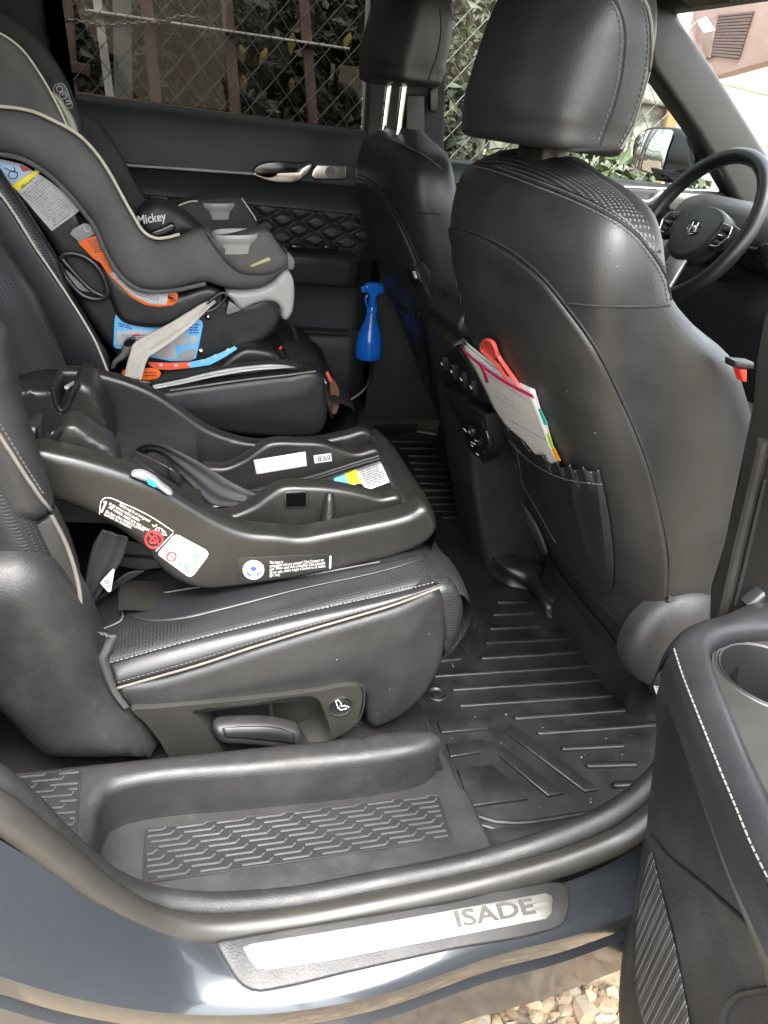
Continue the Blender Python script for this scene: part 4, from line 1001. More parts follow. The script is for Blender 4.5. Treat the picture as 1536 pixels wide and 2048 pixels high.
P0 = [PY(u, v, 1.74) for u, v in mh]; nm = V((-.92, -.36, .05)).normalized(); o_ = PY(1300, 300, 1.74)
slab('mirror_housing', crv([PN(u, v, o_ + V((.03, 0, 0)), nm) for u, v in mh], 50, True), -nm * .07, .02, GLOSS, MR, seg=5)
slab('mirror_glass', crv([PN(u, v, o_ + V((.024, 0, 0)), nm) for u, v in [(1268, 330), (1272, 275), (1290, 262), (1326, 259), (1345, 262), (1335, 300), (1318, 346), (1290, 342)]], 40, True), -nm * .004, .001, simple('mirror_silver', c3(.55), .02, 1.0, var=.01), MR)
yslab('mirror_foot', [(1330, 340), (1392, 340), (1400, 368), (1340, 366)], 1.64, 1.72, .004, GLOSS, MR)

SW = thing('steering_wheel', PY(1388, 453, 1.2), 'black leather steering wheel with silver emblem and button clusters', 'steering wheel')
wc = PY(1388, 455, 1.2); wn_ = V((-.90, 0, .42)).normalized(); wy = V((0, 1, 0)); wz = wn_.cross(wy).normalized()
if wz.z < 0: wz = -wz
R_ = .185
def W(a, r, d=0): return wc + (wy * math.sin(a) + wz * math.cos(a)) * r + wn_ * d
tube('rim', [W(2 * math.pi * k / 72, R_, .0) for k in range(72)], .0185, LEATHER_S, SW, 14, True)
def WP(s, t, d): return wc + wy * s + wz * t + wn_ * d
hubp = [(-.085, .035), (-.05, .055), (0, .06), (.05, .055), (.085, .035), (.085, -.01), (.06, -.055), (.03, -.075), (0, -.08), (-.03, -.075), (-.06, -.055), (-.085, -.01)]
slab('hub', crv([WP(s, t, .0) for s, t in hubp], 60, True), -wn_ * .05, .012, simple('hub_vinyl', c3(.03, .031, .03), .4, grain=600, gstr=.3), SW, seg=4)
for s in (-1, 1):
    sp_o = [(s * .08, .03), (s * .12, .03), (s * .178, .015), (s * .178, -.018), (s * .12, -.04), (s * .08, -.03)]
    slab('spoke', [WP(a, t, -.006) for a, t in sp_o], -wn_ * .025, .004, PLASTIC, SW)
    clus = [(s * .09, .025), (s * .125, .022), (s * .135, .0), (s * .12, -.028), (s * .095, -.03)]
    bz = tube('button_bezel', [WP(a, t, .001) for a, t in poly(clus, 30)], .0016, SATIN, SW, 6)
    for i, t in enumerate((.014, -.004, -.02)):
        box('button', WP(s * .109, t, -.002), (wy, wz, wn_), (.022, .012, .008), .002, PLASTIC, SW)
    tube('button_bar', [WP(s * .103, -.003, .004), WP(s * .117, -.003, .004)], .0014, CHROME, SW, 6)
slab('lower_spoke', [WP(a, t, -.01) for a, t in [(-.03, -.06), (.03, -.06), (.045, -.178), (.03, -.17), (.018, -.11), (-.018, -.11), (-.03, -.17), (-.045, -.178)]], -wn_ * .012, .003, SATIN, SW)
em = lathe('emblem', WP(0, 0, .001), wn_, [(-.003, .024), (.001, .024), (.0016, .023), (.0014, .021), (.0004, .0205), (.0004, .0005)], GLOSS, SW, 40, squash=(1, .78))
tube('emblem_ring', [WP(.0245 * math.cos(a), .0188 * math.sin(a), .002) for a in [2 * math.pi * k / 40 for k in range(40)]], .0013, CHROME, SW, 6, True)
hq = []
for s in (-1, 1):
    hq.append([WP(a, t, .0025) for a, t in [(s * -.0165 + .0, -.012), (s * -.0165 + .006, -.012), (s * -.0165 + .011, .012), (s * -.0165 + .004, .012)]])
hs_ = [[(-.0165, -.0105), (-.010, -.013), (-.0035, .0145), (-.0105, .0135)], [(.0105, -.0135), (.0035, -.0145), (.010, .013), (.0165, .0105)], [(-.010, -.002), (.008, -.0055), (.0095, .002), (-.0085, .0055)]]
for q in hs_: slab('emblem_letter', [WP(a, t, .0028) for a, t in q], -wn_ * .002, .0004, CHROME, SW)
tube('column', [WP(0, 0, -.04), WP(0, -.02, -.25)], .045, PLASTIC, SW, 20)
tube('stalk', [WP(-.03, .0, -.07), WP(-.19, .01, -.07)], .008, PLASTIC, SW, 10)
lathe('start_button', PY(1528, 505, 1.0), V((-1, -.3, .1)), [(-.01, .02), (.0, .02), (.002, .018), (.001, .002)], GLOSS, SW, 24)

# ================================================================== opened near door
DR = part_root('door', (.62, -.02, .45), CAR, 'opened near rear door with padded armrest, cup holder and speaker grille')
th = math.radians(69); dd = V((-math.cos(th), -math.sin(th), 0)); dn = V((-math.sin(th), math.cos(th), 0))   # along the door, and its inner normal
# padded armrest rim with stitched edge; traced at the armrest height
def AZ(u, v, z=.87): return PZ(u, v, z)
outr = [(1342, 1330), (1345, 1296), (1362, 1268), (1392, 1250), (1440, 1237), (1500, 1210), (1560, 1190)]
edge = [(1346, 1302), (1362, 1352), (1385, 1412), (1412, 1480), (1440, 1550), (1470, 1622), (1500, 1695), (1536, 1768), (1600, 1895), (1680, 2050)]
innr = [(1545, 1264), (1500, 1268), (1455, 1277), (1430, 1290), (1421, 1312), (1430, 1350), (1450, 1400), (1478, 1466), (1508, 1535), (1540, 1600), (1600, 1715), (1680, 1860)]
E_ = crv([AZ(u, v, .868) for u, v in edge], 50); I_ = crv([AZ(u, v, .872) for u, v in innr[4:]], 50)
pad = surf('armrest_pad', [[p + V((0, 0, -.03)) + dn * .004 for p in E_], E_, [e.lerp(i, .2) + V((0, 0, .006)) for e, i in zip(E_, I_)], [e.lerp(i, .55) + V((0, 0, .010)) for e, i in zip(E_, I_)], [e.lerp(i, .9) + V((0, 0, .005)) for e, i in zip(E_, I_)], I_, [p + V((0, 0, -.02)) for p in I_]], LEATHER_S, DR, nv=24)
stitches('armrest_stitches', [p + V((0, 0, .0025)) + dn * .0005 for p in crv([AZ(u + 1.5, v, .868) for u, v in edge], 90)], THREAD, DR, .0008, .0045, .002)
# front end of the armrest curving over towards the hinge
F_ = crv([AZ(u, v, .868) for u, v in [(1346, 1302), (1348, 1285), (1365, 1262), (1395, 1246), (1440, 1234), (1500, 1208), (1580, 1180)]], 40)
G_ = crv([AZ(u, v, .872) for u, v in [(1421, 1312), (1422, 1300), (1432, 1287), (1460, 1275), (1500, 1268), (1545, 1264), (1600, 1258)]], 40)
surf('armrest_front', [[p + V((.0, .01, -.06)) for p in F_], F_, [e.lerp(i, .25) + V((0, 0, .007)) for e, i in zip(F_, G_)], [e.lerp(i, .6) + V((0, 0, .009)) for e, i in zip(F_, G_)], G_, [p + V((0, 0, -.02)) for p in G_]], LEATHER_S, DR, nv=24)
# side of the armrest below the stitching
low = [(1338, 1345), (1348, 1420), (1372, 1500), (1402, 1590), (1430, 1670), (1460, 1755), (1490, 1830), (1525, 1930), (1570, 2060), (1650, 2260)]
L__ = crv([AZ(u, v, .800) for u, v in low], 50)
surf('armrest_side', [E_, [e.lerp(l, .5) + dn * .006 for e, l in zip(E_, L__)], L__, [p - dn * .03 + V((0, 0, -.005)) for p in L__]], OLIVE, DR, nv=16)
# cup holder: tray and round cup
tray = crv([AZ(u, v, .862) for u, v in [(1424, 1310), (1440, 1285), (1480, 1274), (1600, 1262), (1700, 1500), (1700, 1880), (1600, 1720), (1536, 1598), (1478, 1470), (1440, 1380)]], 70, True)
cc = AZ(1542, 1352, .862)
to = sorted(tray, key=lambda p: math.atan2(p.y - cc.y, p.x - cc.x)); ta = [math.atan2(p.y - cc.y, p.x - cc.x) for p in to]
def circ(r, dz): return [cc + V((math.cos(t) * r, math.sin(t) * r, dz)) for t in ta]
tr0 = loft('tray', [[p + V((0, 0, -.012)) for p in to], to, circ(.051, 0), circ(.050, .001), circ(.048, .0)], OLIVE, DR, cap=False, sharp=30)
loft('cup_holder', [circ(.0485, .0), circ(.0475, .002), circ(.0458, .001), circ(.0445, -.006), circ(.041, -.075), circ(.001, -.076)], RUBBER, DR, cap=False, sharp=30)
# perforated upper pad beyond the armrest
yslab('upper_insert', [(1500, 1215), (1512, 1205), (1560, 1165), (1600, 1150), (1600, 1290), (1530, 1290), (1515, 1285)], .03, .05, .006, LEATHER_S, DR)
stitches('insert_stitches', [PY(u, v, .0295) for u, v in poly([(1503, 1222), (1517, 1258), (1522, 1288)], 20)], THREAD, DR, .001)
# lower door panel: sweep between traced lines
hingeL = [(1336, 1350), (1338, 1420), (1328, 1500), (1318, 1580), (1308, 1650), (1300, 1690), (1288, 1740), (1276, 1810), (1268, 1900), (1272, 1960), (1285, 2030), (1300, 2100), (1330, 2200)]
def DP(u, v, d): return PN(u, v, V((.60, -.02, .6)) + dn * d, dn)
Lp = crv([DP(u, v, .03) for u, v in hingeL], 50); Lp = [Lp[0] + V((0, 0, .16)) + dd * .16, Lp[0] + V((0, 0, .05)) + dd * .08] + Lp
Rp = [p + dd * .75 for p in Lp]
def mid(t, push): return [a.lerp(c, t) + dn * push for a, c in zip(Lp, Rp)]
lowp_ = surf('door_panel', [[p - dn * .07 - dd * .01 for p in Lp], Lp, mid(.05, .022), mid(.1, .032), mid(.2, .035), mid(.5, .03), Rp], TRIM, DR, nv=40)
grA = [(1303, 1705), (1292, 1740), (1280, 1800), (1272, 1860), (1270, 1920), (1276, 1990), (1292, 2056)]
grB = [(1306, 1700), (1322, 1770), (1338, 1830), (1352, 1890), (1364, 1950), (1374, 2000), (1384, 2056)]
b = NB('dimpled_speaker_grille')
vo = b.node('ShaderNodeTexVoronoi'); vo.inputs['Scale'].default_value = 230; vo.inputs['Randomness'].default_value = 0; b.l.new(b.co(), vo.inputs['Vector'])
b.set(Base_Color=b.ramp(vo.outputs['Distance'], [(.25, (.16, .16, .15)), (.42, (.02, .02, .02))]), Roughness=.45, Normal=b.bump(vo.outputs['Distance'], .6, .001))
GRILLE = b.m
drape('speaker_grille', lowp_, grA, grB, 14, 40, GRILLE, DR, .002, .001)
tube('panel_groove', drape_line(lowp_, [(1303, 1672), (1318, 1690), (1345, 1720), (1380, 1748), (1420, 1780), (1460, 1815), (1500, 1850)], 50, .001), .0022, SEAM, DR, 6)
tube('pocket_edge', drape_line(lowp_, [(1448, 2056), (1450, 2030), (1460, 2008), (1480, 1990), (1510, 1982), (1560, 1976)], 40, .001), .0028, SEAM, DR, 6)
# outer skin of the opened door
os_ = V((.63, -.03, 0))
P = [os_ - dn * .05 + dd * s + V((0, 0, z)) for s, z in ((0, .40), (.9, .40), (.95, .9), (.95, 1.18), (0, 1.18))]
slab('outer_skin', P, -dn * .06, .01, PAINT, DR)

# ================================================================== infant seat base on the near rear seat
DB = .035
_PY = PY
def PY(u, v, y): return _PY(u, v, y + DB)
IB = thing('infant_seat_base', (.1, .48, .72), 'black plastic infant seat base strapped to the near rear seat', 'seat base')
topn = [(62, 898), (126, 906), (195, 924), (254, 943), (314, 968), (374, 1004), (419, 1031), (460, 1051), (500, 1063), (550, 1067), (600, 1072), (648, 1064), (700, 1054), (745, 1045), (790, 1035), (818, 1026), (846, 1010)]
botn = [(868, 1040), (869, 1062), (843, 1088), (800, 1106), (745, 1123), (648, 1145), (518, 1165), (450, 1174), (410, 1176), (372, 1167), (344, 1153), (317, 1130), (287, 1094), (240, 1058), (180, 1025), (120, 1002), (80, 992)]
near = yh('near_rail', topn + botn, .30, .345, .011, BASEPL, IB, n=170)
# end of the rail bends round the front
fo = [(869, 1050), (868, 1030), (856, 1000), (838, 970), (817, 938), (798, 906), (772, 874), (754, 858)]
fi = [(822, 1022), (818, 1005), (808, 985), (795, 958), (782, 930), (768, 905), (752, 880), (736, 868)]
yy = [lerp(.31, .665, i / 7) for i in range(8)]
FO = crv([PY(u, v, y) for (u, v), y in zip(fo, yy)], 30); FI = crv([PY(u, v, y) for (u, v), y in zip(fi, yy)], 30)
surf('front_lip', [[p + V((-.01, 0, -.03)) for p in FI], FI, [a.lerp(c, .5) + V((0, 0, .006)) for a, c in zip(FI, FO)], FO, [p + V((.004, 0, -.012)) for p in FO], [p + V((.0, 0, -.05)) for p in FO]], BASEPL, IB, nv=18)
inn_ = [(400, 1036), (453, 1031), (501, 1012), (534, 989), (563, 973), (615, 971), (680, 976), (729, 986), (762, 994), (798, 990), (803, 998), (795, 1016), (760, 1030), (700, 1060), (628, 1090), (420, 1090)]
nw = yh('near_inner_wall', inn_, .372, .405, .008, BASEPL, IB, n=110)
hl = yslab('slot_frame', [(568, 986), (572, 984), (613, 982), (617, 985), (618, 1014), (614, 1017), (573, 1018), (568, 1015)], .3705, .376, .0012, BASEPL, IB)
yslab('slot_shade', [(573, 989), (612, 987), (612, 1012), (573, 1013)], .368, .374, .0005, simple('slot_shade_black', c3(.002), .9, spec=0), IB)  # no real opening: a matt black plate paints the shade inside the hole
# rib buttress on the wall
surf('buttress', [crv([PY(u, v, y) for u, v, y in q], 14) for q in ([(634, 1066, .366), (640, 1035, .37), (650, 988, .372)], [(648, 1062, .345), (652, 1030, .352), (657, 988, .366)], [(662, 1060, .345), (664, 1030, .352), (663, 988, .366)], [(674, 1058, .366), (672, 1030, .37), (668, 990, .372)])], BASEPL, IB, nv=10)
farr = [(21, 795), (24, 770), (33, 756), (72, 745), (120, 738), (168, 739), (210, 747), (269, 765), (314, 786), (359, 816), (404, 849), (434, 864), (460, 873), (485, 880), (514, 884), (560, 884), (640, 878), (697, 866), (728, 858), (745, 866), (740, 890), (640, 930), (400, 960), (240, 960), (60, 900)]
fr_w = yh('far_rail', farr, .645, .675, .009, BASEPL, IB, n=150)
fin = [(400, 936), (452, 932), (485, 918), (518, 895), (537, 884), (602, 882), (648, 885), (680, 896), (713, 904), (755, 896), (762, 902), (758, 912), (713, 926), (615, 958), (485, 990), (400, 1000)]
fw = yh('far_inner_wall', fin, .585, .615, .008, BASEPL, IB, n=110)
Fl = crv([PY(u, v, .583) for u, v in [(250, 985), (380, 995), (485, 984), (615, 954), (713, 923), (758, 910)]], 30)
fl2 = surf('base_floor', [Fl, [V((p.x, .39 + DB, p.z)) for p in Fl]], BASEPL, IB, nv=8)
tube('floor_ridge', [p + V((0, -.008, .003)) for p in Fl[12:]], .003, BASEPL, IB, 8)
tube('floor_ridge', [p + V((0, -.016, .002)) for p in Fl[12:]], .002, BASEPL, IB, 8)
surf('base_tub', [[V((p.x, .62 + DB, p.z - .012)) for p in Fl], [V((p.x, .66 + DB, p.z - .02)) for p in Fl]], BASEPL, IB)
surf('base_tub', [[V((p.x, .31 + DB, p.z - .03)) for p in Fl], [V((p.x, .38 + DB, p.z - .03)) for p in Fl]], BASEPL, IB)
# rear saddles with the carrier hooks
fh = [(22, 790), (26, 778), (60, 776), (102, 776), (105, 770), (110, 772), (116, 800), (121, 816), (128, 818), (134, 806), (144, 782), (157, 763), (172, 765), (188, 782), (202, 806), (214, 838), (224, 872), (228, 905), (229, 940), (150, 940), (30, 880)]
fs2 = yh('carrier_saddle', fh, .545, .64, .007, BASEPL, IB, n=0)
nhk = [(44, 858), (50, 852), (76, 852), (79, 862), (82, 885), (88, 896), (96, 898), (102, 892), (109, 872), (121, 857), (136, 849), (152, 850), (172, 862), (198, 880), (222, 893), (238, 920), (242, 960), (80, 960), (56, 905)]
ns2 = yh('carrier_saddle', nhk, .352, .405, .006, BASEPL, IB, n=0)
for ob, q in ((fs2, [(103, 772), (108, 792), (114, 812), (124, 821), (133, 812), (143, 788), (156, 766)]), (ns2, [(77, 855), (81, 880), (88, 897), (98, 898), (105, 884), (112, 868), (122, 857)])):
    y_ = .543 if ob is fs2 else .35
    tube('hook_liner', crv([PY(u, v, y_) for u, v in q], 30), .0035, PLASTIC, IB, 8)
tube('hook_bar', [PY(133, 775, .56), PY(150, 765, .6)], .003, LGREY, IB, 8); tube('hook_bar', [PY(108, 868, .37), PY(124, 858, .41)], .003, LGREY, IB, 8)
surf('cross_panel', [[V((-.19, .645 + DB, .80)), V((-.05, .645 + DB, .79)), V((.05, .645 + DB, .78))], [V((-.19, .345 + DB, .80)), V((-.05, .345 + DB, .79)), V((.05, .345 + DB, .78))]], BASEPL, IB, nv=6)
tube('wall_bead', crv([PY(u, v, .643) for u, v in [(234, 868), (300, 885), (360, 900), (392, 904)]], 20), .0035, BASEPL, IB, 8)
# stickers on the base
def sticker(name, ob, A, B, mat, par, off=.0006, nu=14, nv=14): return drape(name, ob, A, B, nu, nv, mat, par, off, .0002, curve=False)
tube('guide_outline', drape_line(near, [(199, 1028), (204, 1000), (212, 995), (250, 1008), (300, 1032), (346, 1062)], 60, .0006), .0006, INKW, IB, 5)
for k, (s_, a_, b_) in enumerate((('Vehicle must be on level ground', (237, 1010), (298, 1044)), ('to get correct recline position.', (217, 1008), (279, 1043)), ('All vehicle seats are not equal', (216, 1015), (296, 1062)), ('the base when installed is possible', (210, 1024), (287, 1062)), ('cannot be installed.', (207, 1029), (262, 1057)))):
    p0, p1 = hit(bvh(near), *a_, .0005), hit(bvh(near), *b_, .0005)
    if p0 and p1:
        ex = (p1 - p0).normalized(); text('guide_text', s_, .0062, p0, ex, V((0, -1, 0)).cross(ex).normalized() * -1 if V((0, -1, 0)).cross(ex).z < 0 else V((0, -1, 0)).cross(ex).normalized(), INKW, IB, width=(p1 - p0).length, bold=.015)
tube('guide_number', drape_line(near, [(207, 1004), (213, 1003), (203, 1024)], 12, .0006, False), .0012, INKW, IB, 5)
tubes('guide_tick', [drape_line(near, [(305, 1049), (307, 1053), (314, 1049)], 8, .0006, False)], .0008, simple('lime_ink', c3(.45, .6, .2), .5), IB, 5)
cr = [PY(308 + 17 * math.cos(a), 1079 + 17 * math.sin(a), .2993) for a in [2 * math.pi * k / 30 for k in range(30)]]
tube('no_symbol', cr, .0013, INKR, IB, 6, True)
tubes('no_symbol_mark', [[PY(296, 1068, .2993), PY(320, 1090, .2993)], [PY(u, v, .2994) for u, v in [(300, 1085), (303, 1074), (312, 1072), (316, 1080), (310, 1086), (300, 1085)]], [PY(u, v, .2994) for u, v in [(306, 1066), (316, 1068), (324, 1076)]]], .001, INKR, IB, 5)
tubes('car_symbol', [[PY(u, v, .2993) for u, v in [(310, 1060), (314, 1055), (322, 1057), (330, 1064), (334, 1071), (322, 1068), (310, 1060)]], [PY(u, v, .2993) for u, v in [(316, 1059), (319, 1061)]], [PY(u, v, .2993) for u, v in [(323, 1062), (327, 1066)]]], .0007, INKW, IB, 5)
tube('guide_rule', [PY(347, 1066, .2994), PY(312, 1102, .2994)], .0007, INKW, IB, 5)
wl_ = yslab('white_guide_sticker', [(318, 1104), (346, 1073), (352, 1070), (358, 1071), (412, 1100), (417, 1107), (415, 1114), (388, 1150), (381, 1154), (374, 1152), (322, 1114), (317, 1110)], .2990, .2998, .0002, PAPER, IB)
CY_ = simple('cyan_print', c3(.1, .5, .75), .5); GN_ = simple('green_print', c3(.25, .5, .12), .5)
def marks(name, gl, y, mat, par, r=.0007): return tubes(name, [[PY(u, v, y) for u, v in g] for g in gl], r, mat, par, 5, kind='stuff')
marks('cyan_marks', [[(388, 1108), (396, 1112)], [(388, 1112), (395, 1116)], [(390, 1118), (398, 1121)], [(356, 1130), (362, 1124)], [(366, 1134), (372, 1128)], [(370, 1138), (376, 1132)]], .2986, CY_, wl_, .0018)
marks('green_ticks', [[(366, 1092), (369, 1096), (376, 1092)], [(370, 1086), (373, 1090), (380, 1086)]], .2986, GN_, wl_, .0011)
marks('grey_marks', [[(345, 1092), (358, 1098)], [(348, 1087), (360, 1093)], [(356, 1081), (370, 1088)], [(358, 1077), (366, 1081)], [(400, 1107), (406, 1112), (402, 1118)], [(370, 1142), (376, 1146), (374, 1140)], [(396, 1124), (392, 1128), (400, 1126)]], .2986, INKG, wl_, .0008)
cr = [PY(343 + 9 * math.cos(a), 1113 + 9 * math.sin(a), .2988) for a in [2 * math.pi * k / 24 for k in range(24)]]
tube('red_no_symbol', cr, .0011, INKR, wl_, 5, True); marks('red_no_symbol', [[(337, 1107), (349, 1119)]], .2988, INKR, wl_, .0008)
bs = yslab('black_notice_sticker', [(473, 1121), (478, 1116), (660, 1108), (668, 1110), (671, 1118), (670, 1134), (664, 1139), (560, 1152), (482, 1164), (475, 1160)], .2990, .2998, .0002, simple('black_sticker', c3(.012), .28), IB)
cd = yslab('notice_disc', [(507 + 21.5 * math.cos(a), 1140 + 19.5 * math.sin(a)) for a in [2 * math.pi * k / 30 for k in range(30)]], .2986, .299, .0001, PAPER, bs)
p0, p1 = PY(497, 1130, .2984), PY(514, 1128, .2984); ex = (p1 - p0).normalized(); text('disc_text', 'Click', .009, p0, ex, V((0, 0, 1)), INKB, bs, width=(p1 - p0).length)
slab('disc_mark', crv([PY(u, v, .2984) for u, v in [(501, 1136), (506, 1133), (513, 1136), (511, 1141), (505, 1142)]], 16, True), V((0, .0004, 0)), .0001, INKB, bs)
marks('disc_marks', [[(494, 1144), (498, 1148), (502, 1152)], [(494, 1150), (500, 1147)], [(513, 1145), (518, 1148), (522, 1144)], [(514, 1150), (520, 1146)]], .2984, INKB, bs, .0011)
for k, (s_, a_, b_) in enumerate((('This base is', (539, 1128), (566, 1126)), ('compatible with any connect* Click Connect car', (539, 1135), (648, 1122)), ('seat. When used with a SnugRide Click Connect', (539, 1141), (650, 1128)), ('30 car seat, child\'s height is limited to 32 inches', (539, 1148), (650, 1134)), ('(81 cm).', (539, 1154), (560, 1151)))):
    p0, p1 = PY(*a_, .2987), PY(*b_, .2987); ex = (p1 - p0).normalized(); text('notice_text', s_, .0062, p0, ex, V((-ex.z, 0, ex.x)), INKW, bs, width=(p1 - p0).length, bold=.012)
marks('notice_code', [[(661, 1112), (660, 1136)]], .2986, INKW, bs, .0016)
ws_ = sticker('blank_white_label', fw, [(507, 920), (513, 949)], [(611, 903), (614, 932)], PAPER, IB)
bc_ = sticker('barcode_label', fw, [(627, 911), (629, 927)], [(662, 906), (664, 922)], PAPER, IB)
for k in range(9):
    sticker('barcode_bar', fw, [(632 + 3.2 * k, 912.5 - .45 * k), (633 + 3.2 * k, 923 - .45 * k)], [(633 + 3.2 * k + (k % 3) * .5, 912.5 - .45 * k), (634 + 3.2 * k + (k % 3) * .5, 923 - .45 * k)], INK, bc_, .0012, 2, 2)
def fsticker(name, q, mat, off=.0012): return sticker(name, fl2, [q[0], q[3]], [q[1], q[2]], mat, IB, off, 8, 6)
fsticker('floor_label', [(700, 944), (764, 921), (788, 962), (735, 982)], PAPER)
fsticker('floor_label_blue', [(760, 922), (768, 919), (790, 960), (784, 964)], BLUE, .0016); fsticker('floor_label_blue', [(668, 957), (694, 946), (712, 972), (668, 975)], BLUE, .0016)
fsticker('floor_label_yellow', [(690, 948), (712, 939), (722, 968), (700, 972)], YELLOW, .0018)
print_lines('floor_label_print', fl2, ((716, 942), (736, 978)), ((758, 926), (780, 962)), 9, INKG, IB, .002, words=5)
sticker('blue_corner_label', fr_w, [(237, 877), (255, 897)], [(268, 885), (272, 892)], BLUE, IB)
sticker('white_slip', fl2, [(426, 1008), (427, 1017)], [(452, 1006), (456, 1013)], PAPER, IB, .002, 4, 4)
# level bubble
lbp = [(262, 952), (275, 947), (292, 950), (310, 960), (326, 974), (346, 992), (340, 994), (320, 982), (296, 968), (270, 958)]
lb_ = yslab('level_window', lbp, .294, .31, .004, simple('clear_level', c3(.16, .17, .17), .12), IB, n=40)
yslab('level_fluid', [(292, 955), (306, 962), (316, 972), (310, 976), (296, 969)], .2925, .297, .001, simple('cyan_fluid', c3(.02, .4, .7), .15), IB)
# webbing across the base, strap and buckle
def ribbon(name, T_, B_, ya, yb, mat, par, n=40, thick=.0016, wav=.0):
    A_ = crv([PY(u, v, lerp(ya, yb, i / (len(T_) - 1))) for i, (u, v) in enumerate(T_)], n); D_ = crv([PY(u, v, lerp(ya, yb, i / (len(B_) - 1))) for i, (u, v) in enumerate(B_)], n)
    rows = [[a.lerp(d, s) + V((0, -wav * .3 * math.sin(math.pi * s) - (.0013 * math.sin(4.4 * math.pi * s) if wav else 0), 0)) for a, d in zip(A_, D_)] for s in [k / 14 for k in range(15)]]
    return surf(name, rows, mat, par, thick=thick)
BT = thing('seat_belt', (.05, .48, .8), 'black seat belt webbing threaded through the infant seat base', 'seat belt')
ribbon('belt_webbing', [(268, 900), (285, 888), (312, 886), (340, 895), (400, 925), (460, 962), (512, 988)], [(292, 908), (308, 904), (330, 915), (352, 938), (385, 972), (424, 1008), (470, 1012)], .54, .43, WEB, BT, wav=.004)
ribbon('ribbed_strap', [(266, 899), (290, 912), (320, 926), (360, 948)], [(262, 915), (288, 928), (318, 942), (358, 966)], .50, .47, OLIVE, BT)
for k in range(17):
    u, v = 268 + 5.4 * k, 902 + 2.85 * k; y_ = lerp(.4985, .4685, k / 16); tube('strap_rib', [PY(u, v, y_), PY(u - 3, v + 15, y_)], .0011, WEB, BT, 5)
yslab('strap_buckle', [(336, 934), (346, 938), (362, 956), (364, 968), (354, 970), (336, 954)], .455, .465, .004, PLASTIC, BT)
ribbon('belt_tail', [(268, 915), (290, 930), (330, 960), (362, 985)], [(258, 935), (280, 955), (320, 985), (372, 1010)], .47, .42, WEB, BT)
LT = thing('anchor_strap', (-.02, .36, .72), 'dark folded anchor strap with a white care tag beside the seat base', 'strap')
ribbon('strap_fold', [(204, 1058), (186, 1090), (172, 1150), (166, 1190), (158, 1222)], [(257, 1074), (247, 1110), (225, 1150), (205, 1180), (176, 1218)], .335, .345, WEB, LT, wav=.006)
ribbon('strap_fold', [(246, 1080), (300, 1092), (330, 1105)], [(232, 1130), (280, 1140), (325, 1135)], .40, .40, WEB, LT)
ribbon('strap_fold', [(230, 1165), (260, 1145), (290, 1142)], [(170, 1222), (195, 1205), (250, 1165)], .36, .37, WEB, LT)
tg = yslab('care_tag', [(200, 1166), (226, 1138), (229, 1140), (222, 1183), (216, 1184)], .330, .331, .0001, PAPER, LT)
marks('tag_print', [[(208, 1164), (218, 1160)], [(210, 1168), (220, 1164)], [(213, 1173), (220, 1170)]], .3296, INK, tg, .0006)

PY = _PY

# ================================================================== forward facing child seat on the far rear seat
CS = thing('child_seat', (.05, 1.2, .8), 'grey fabric child car seat with cup holders, cream piping and warning stickers', 'child seat')
SHB = simple('black_shell_plastic', c3(.013), .42, grain=300, gstr=.2)
shell = yh('shell', [(-80, 300), (0, 325), (60, 330), (120, 372), (165, 430), (210, 520), (250, 570), (300, 590), (350, 590), (420, 572), (460, 600), (500, 600), (560, 575), (582, 590), (572, 625), (556, 655), (530, 680), (490, 696), (450, 712), (400, 732), (350, 748), (290, 752), (262, 740), (225, 700), (190, 655), (155, 600), (110, 500), (60, 430), (0, 385), (-80, 340)], 1.03, 1.37, .014, SHB, CS, n=130)
inner_sh = yh('shell_side', [(150, 430), (165, 470), (205, 555), (225, 610), (240, 640), (290, 655), (350, 650), (400, 625), (445, 585), (420, 572), (350, 590), (300, 590), (250, 570), (210, 520)], 1.012, 1.05, .012, SHB, CS, n=70)
rail = yh('seat_base_rail', [(262, 752), (300, 757), (350, 757), (400, 748), (435, 730), (470, 703), (490, 694), (520, 695), (548, 702), (562, 714), (580, 716), (570, 728), (500, 742), (430, 755), (350, 768), (300, 775), (262, 768)], .985, 1.40, .012, BASEPL, CS, n=90)
top_w = [(0, 218), (30, 221), (63, 228), (104, 246), (153, 273), (189, 309), (219, 353), (246, 402), (270, 444), (289, 472), (311, 483), (333, 482), (360, 475), (388, 462), (412, 459)]
bot_w = [(432, 470), (450, 480), (500, 470), (530, 468), (548, 482), (565, 499), (575, 515), (577, 532), (556, 554), (535, 569), (516, 577), (475, 579), (440, 574), (412, 565), (344, 579), (303, 581), (270, 573), (240, 549), (216, 513), (186, 448), (153, 405), (118, 366), (82, 336), (41, 314), (0, 305), (-60, 300)]
wing = yh('fabric_wing', [(-60, 212)] + top_w + bot_w, .985, 1.06, .03, FABRIC, CS, n=190)
tube('wing_piping', [p + V((0, .018, .003)) for p in crv([PY(u, v, .985) for u, v in [(-60, 212)] + top_w[:13]], 80)], .0028, CREAM, CS, 8)
tube('wing_welt', [p + V((0, .004, -.003)) for p in crv([PY(u, v, .99) for u, v in list(reversed(bot_w[13:]))], 90)], .0042, simple('grey_welt', c3(.085), .85, grain=900), CS, 8)
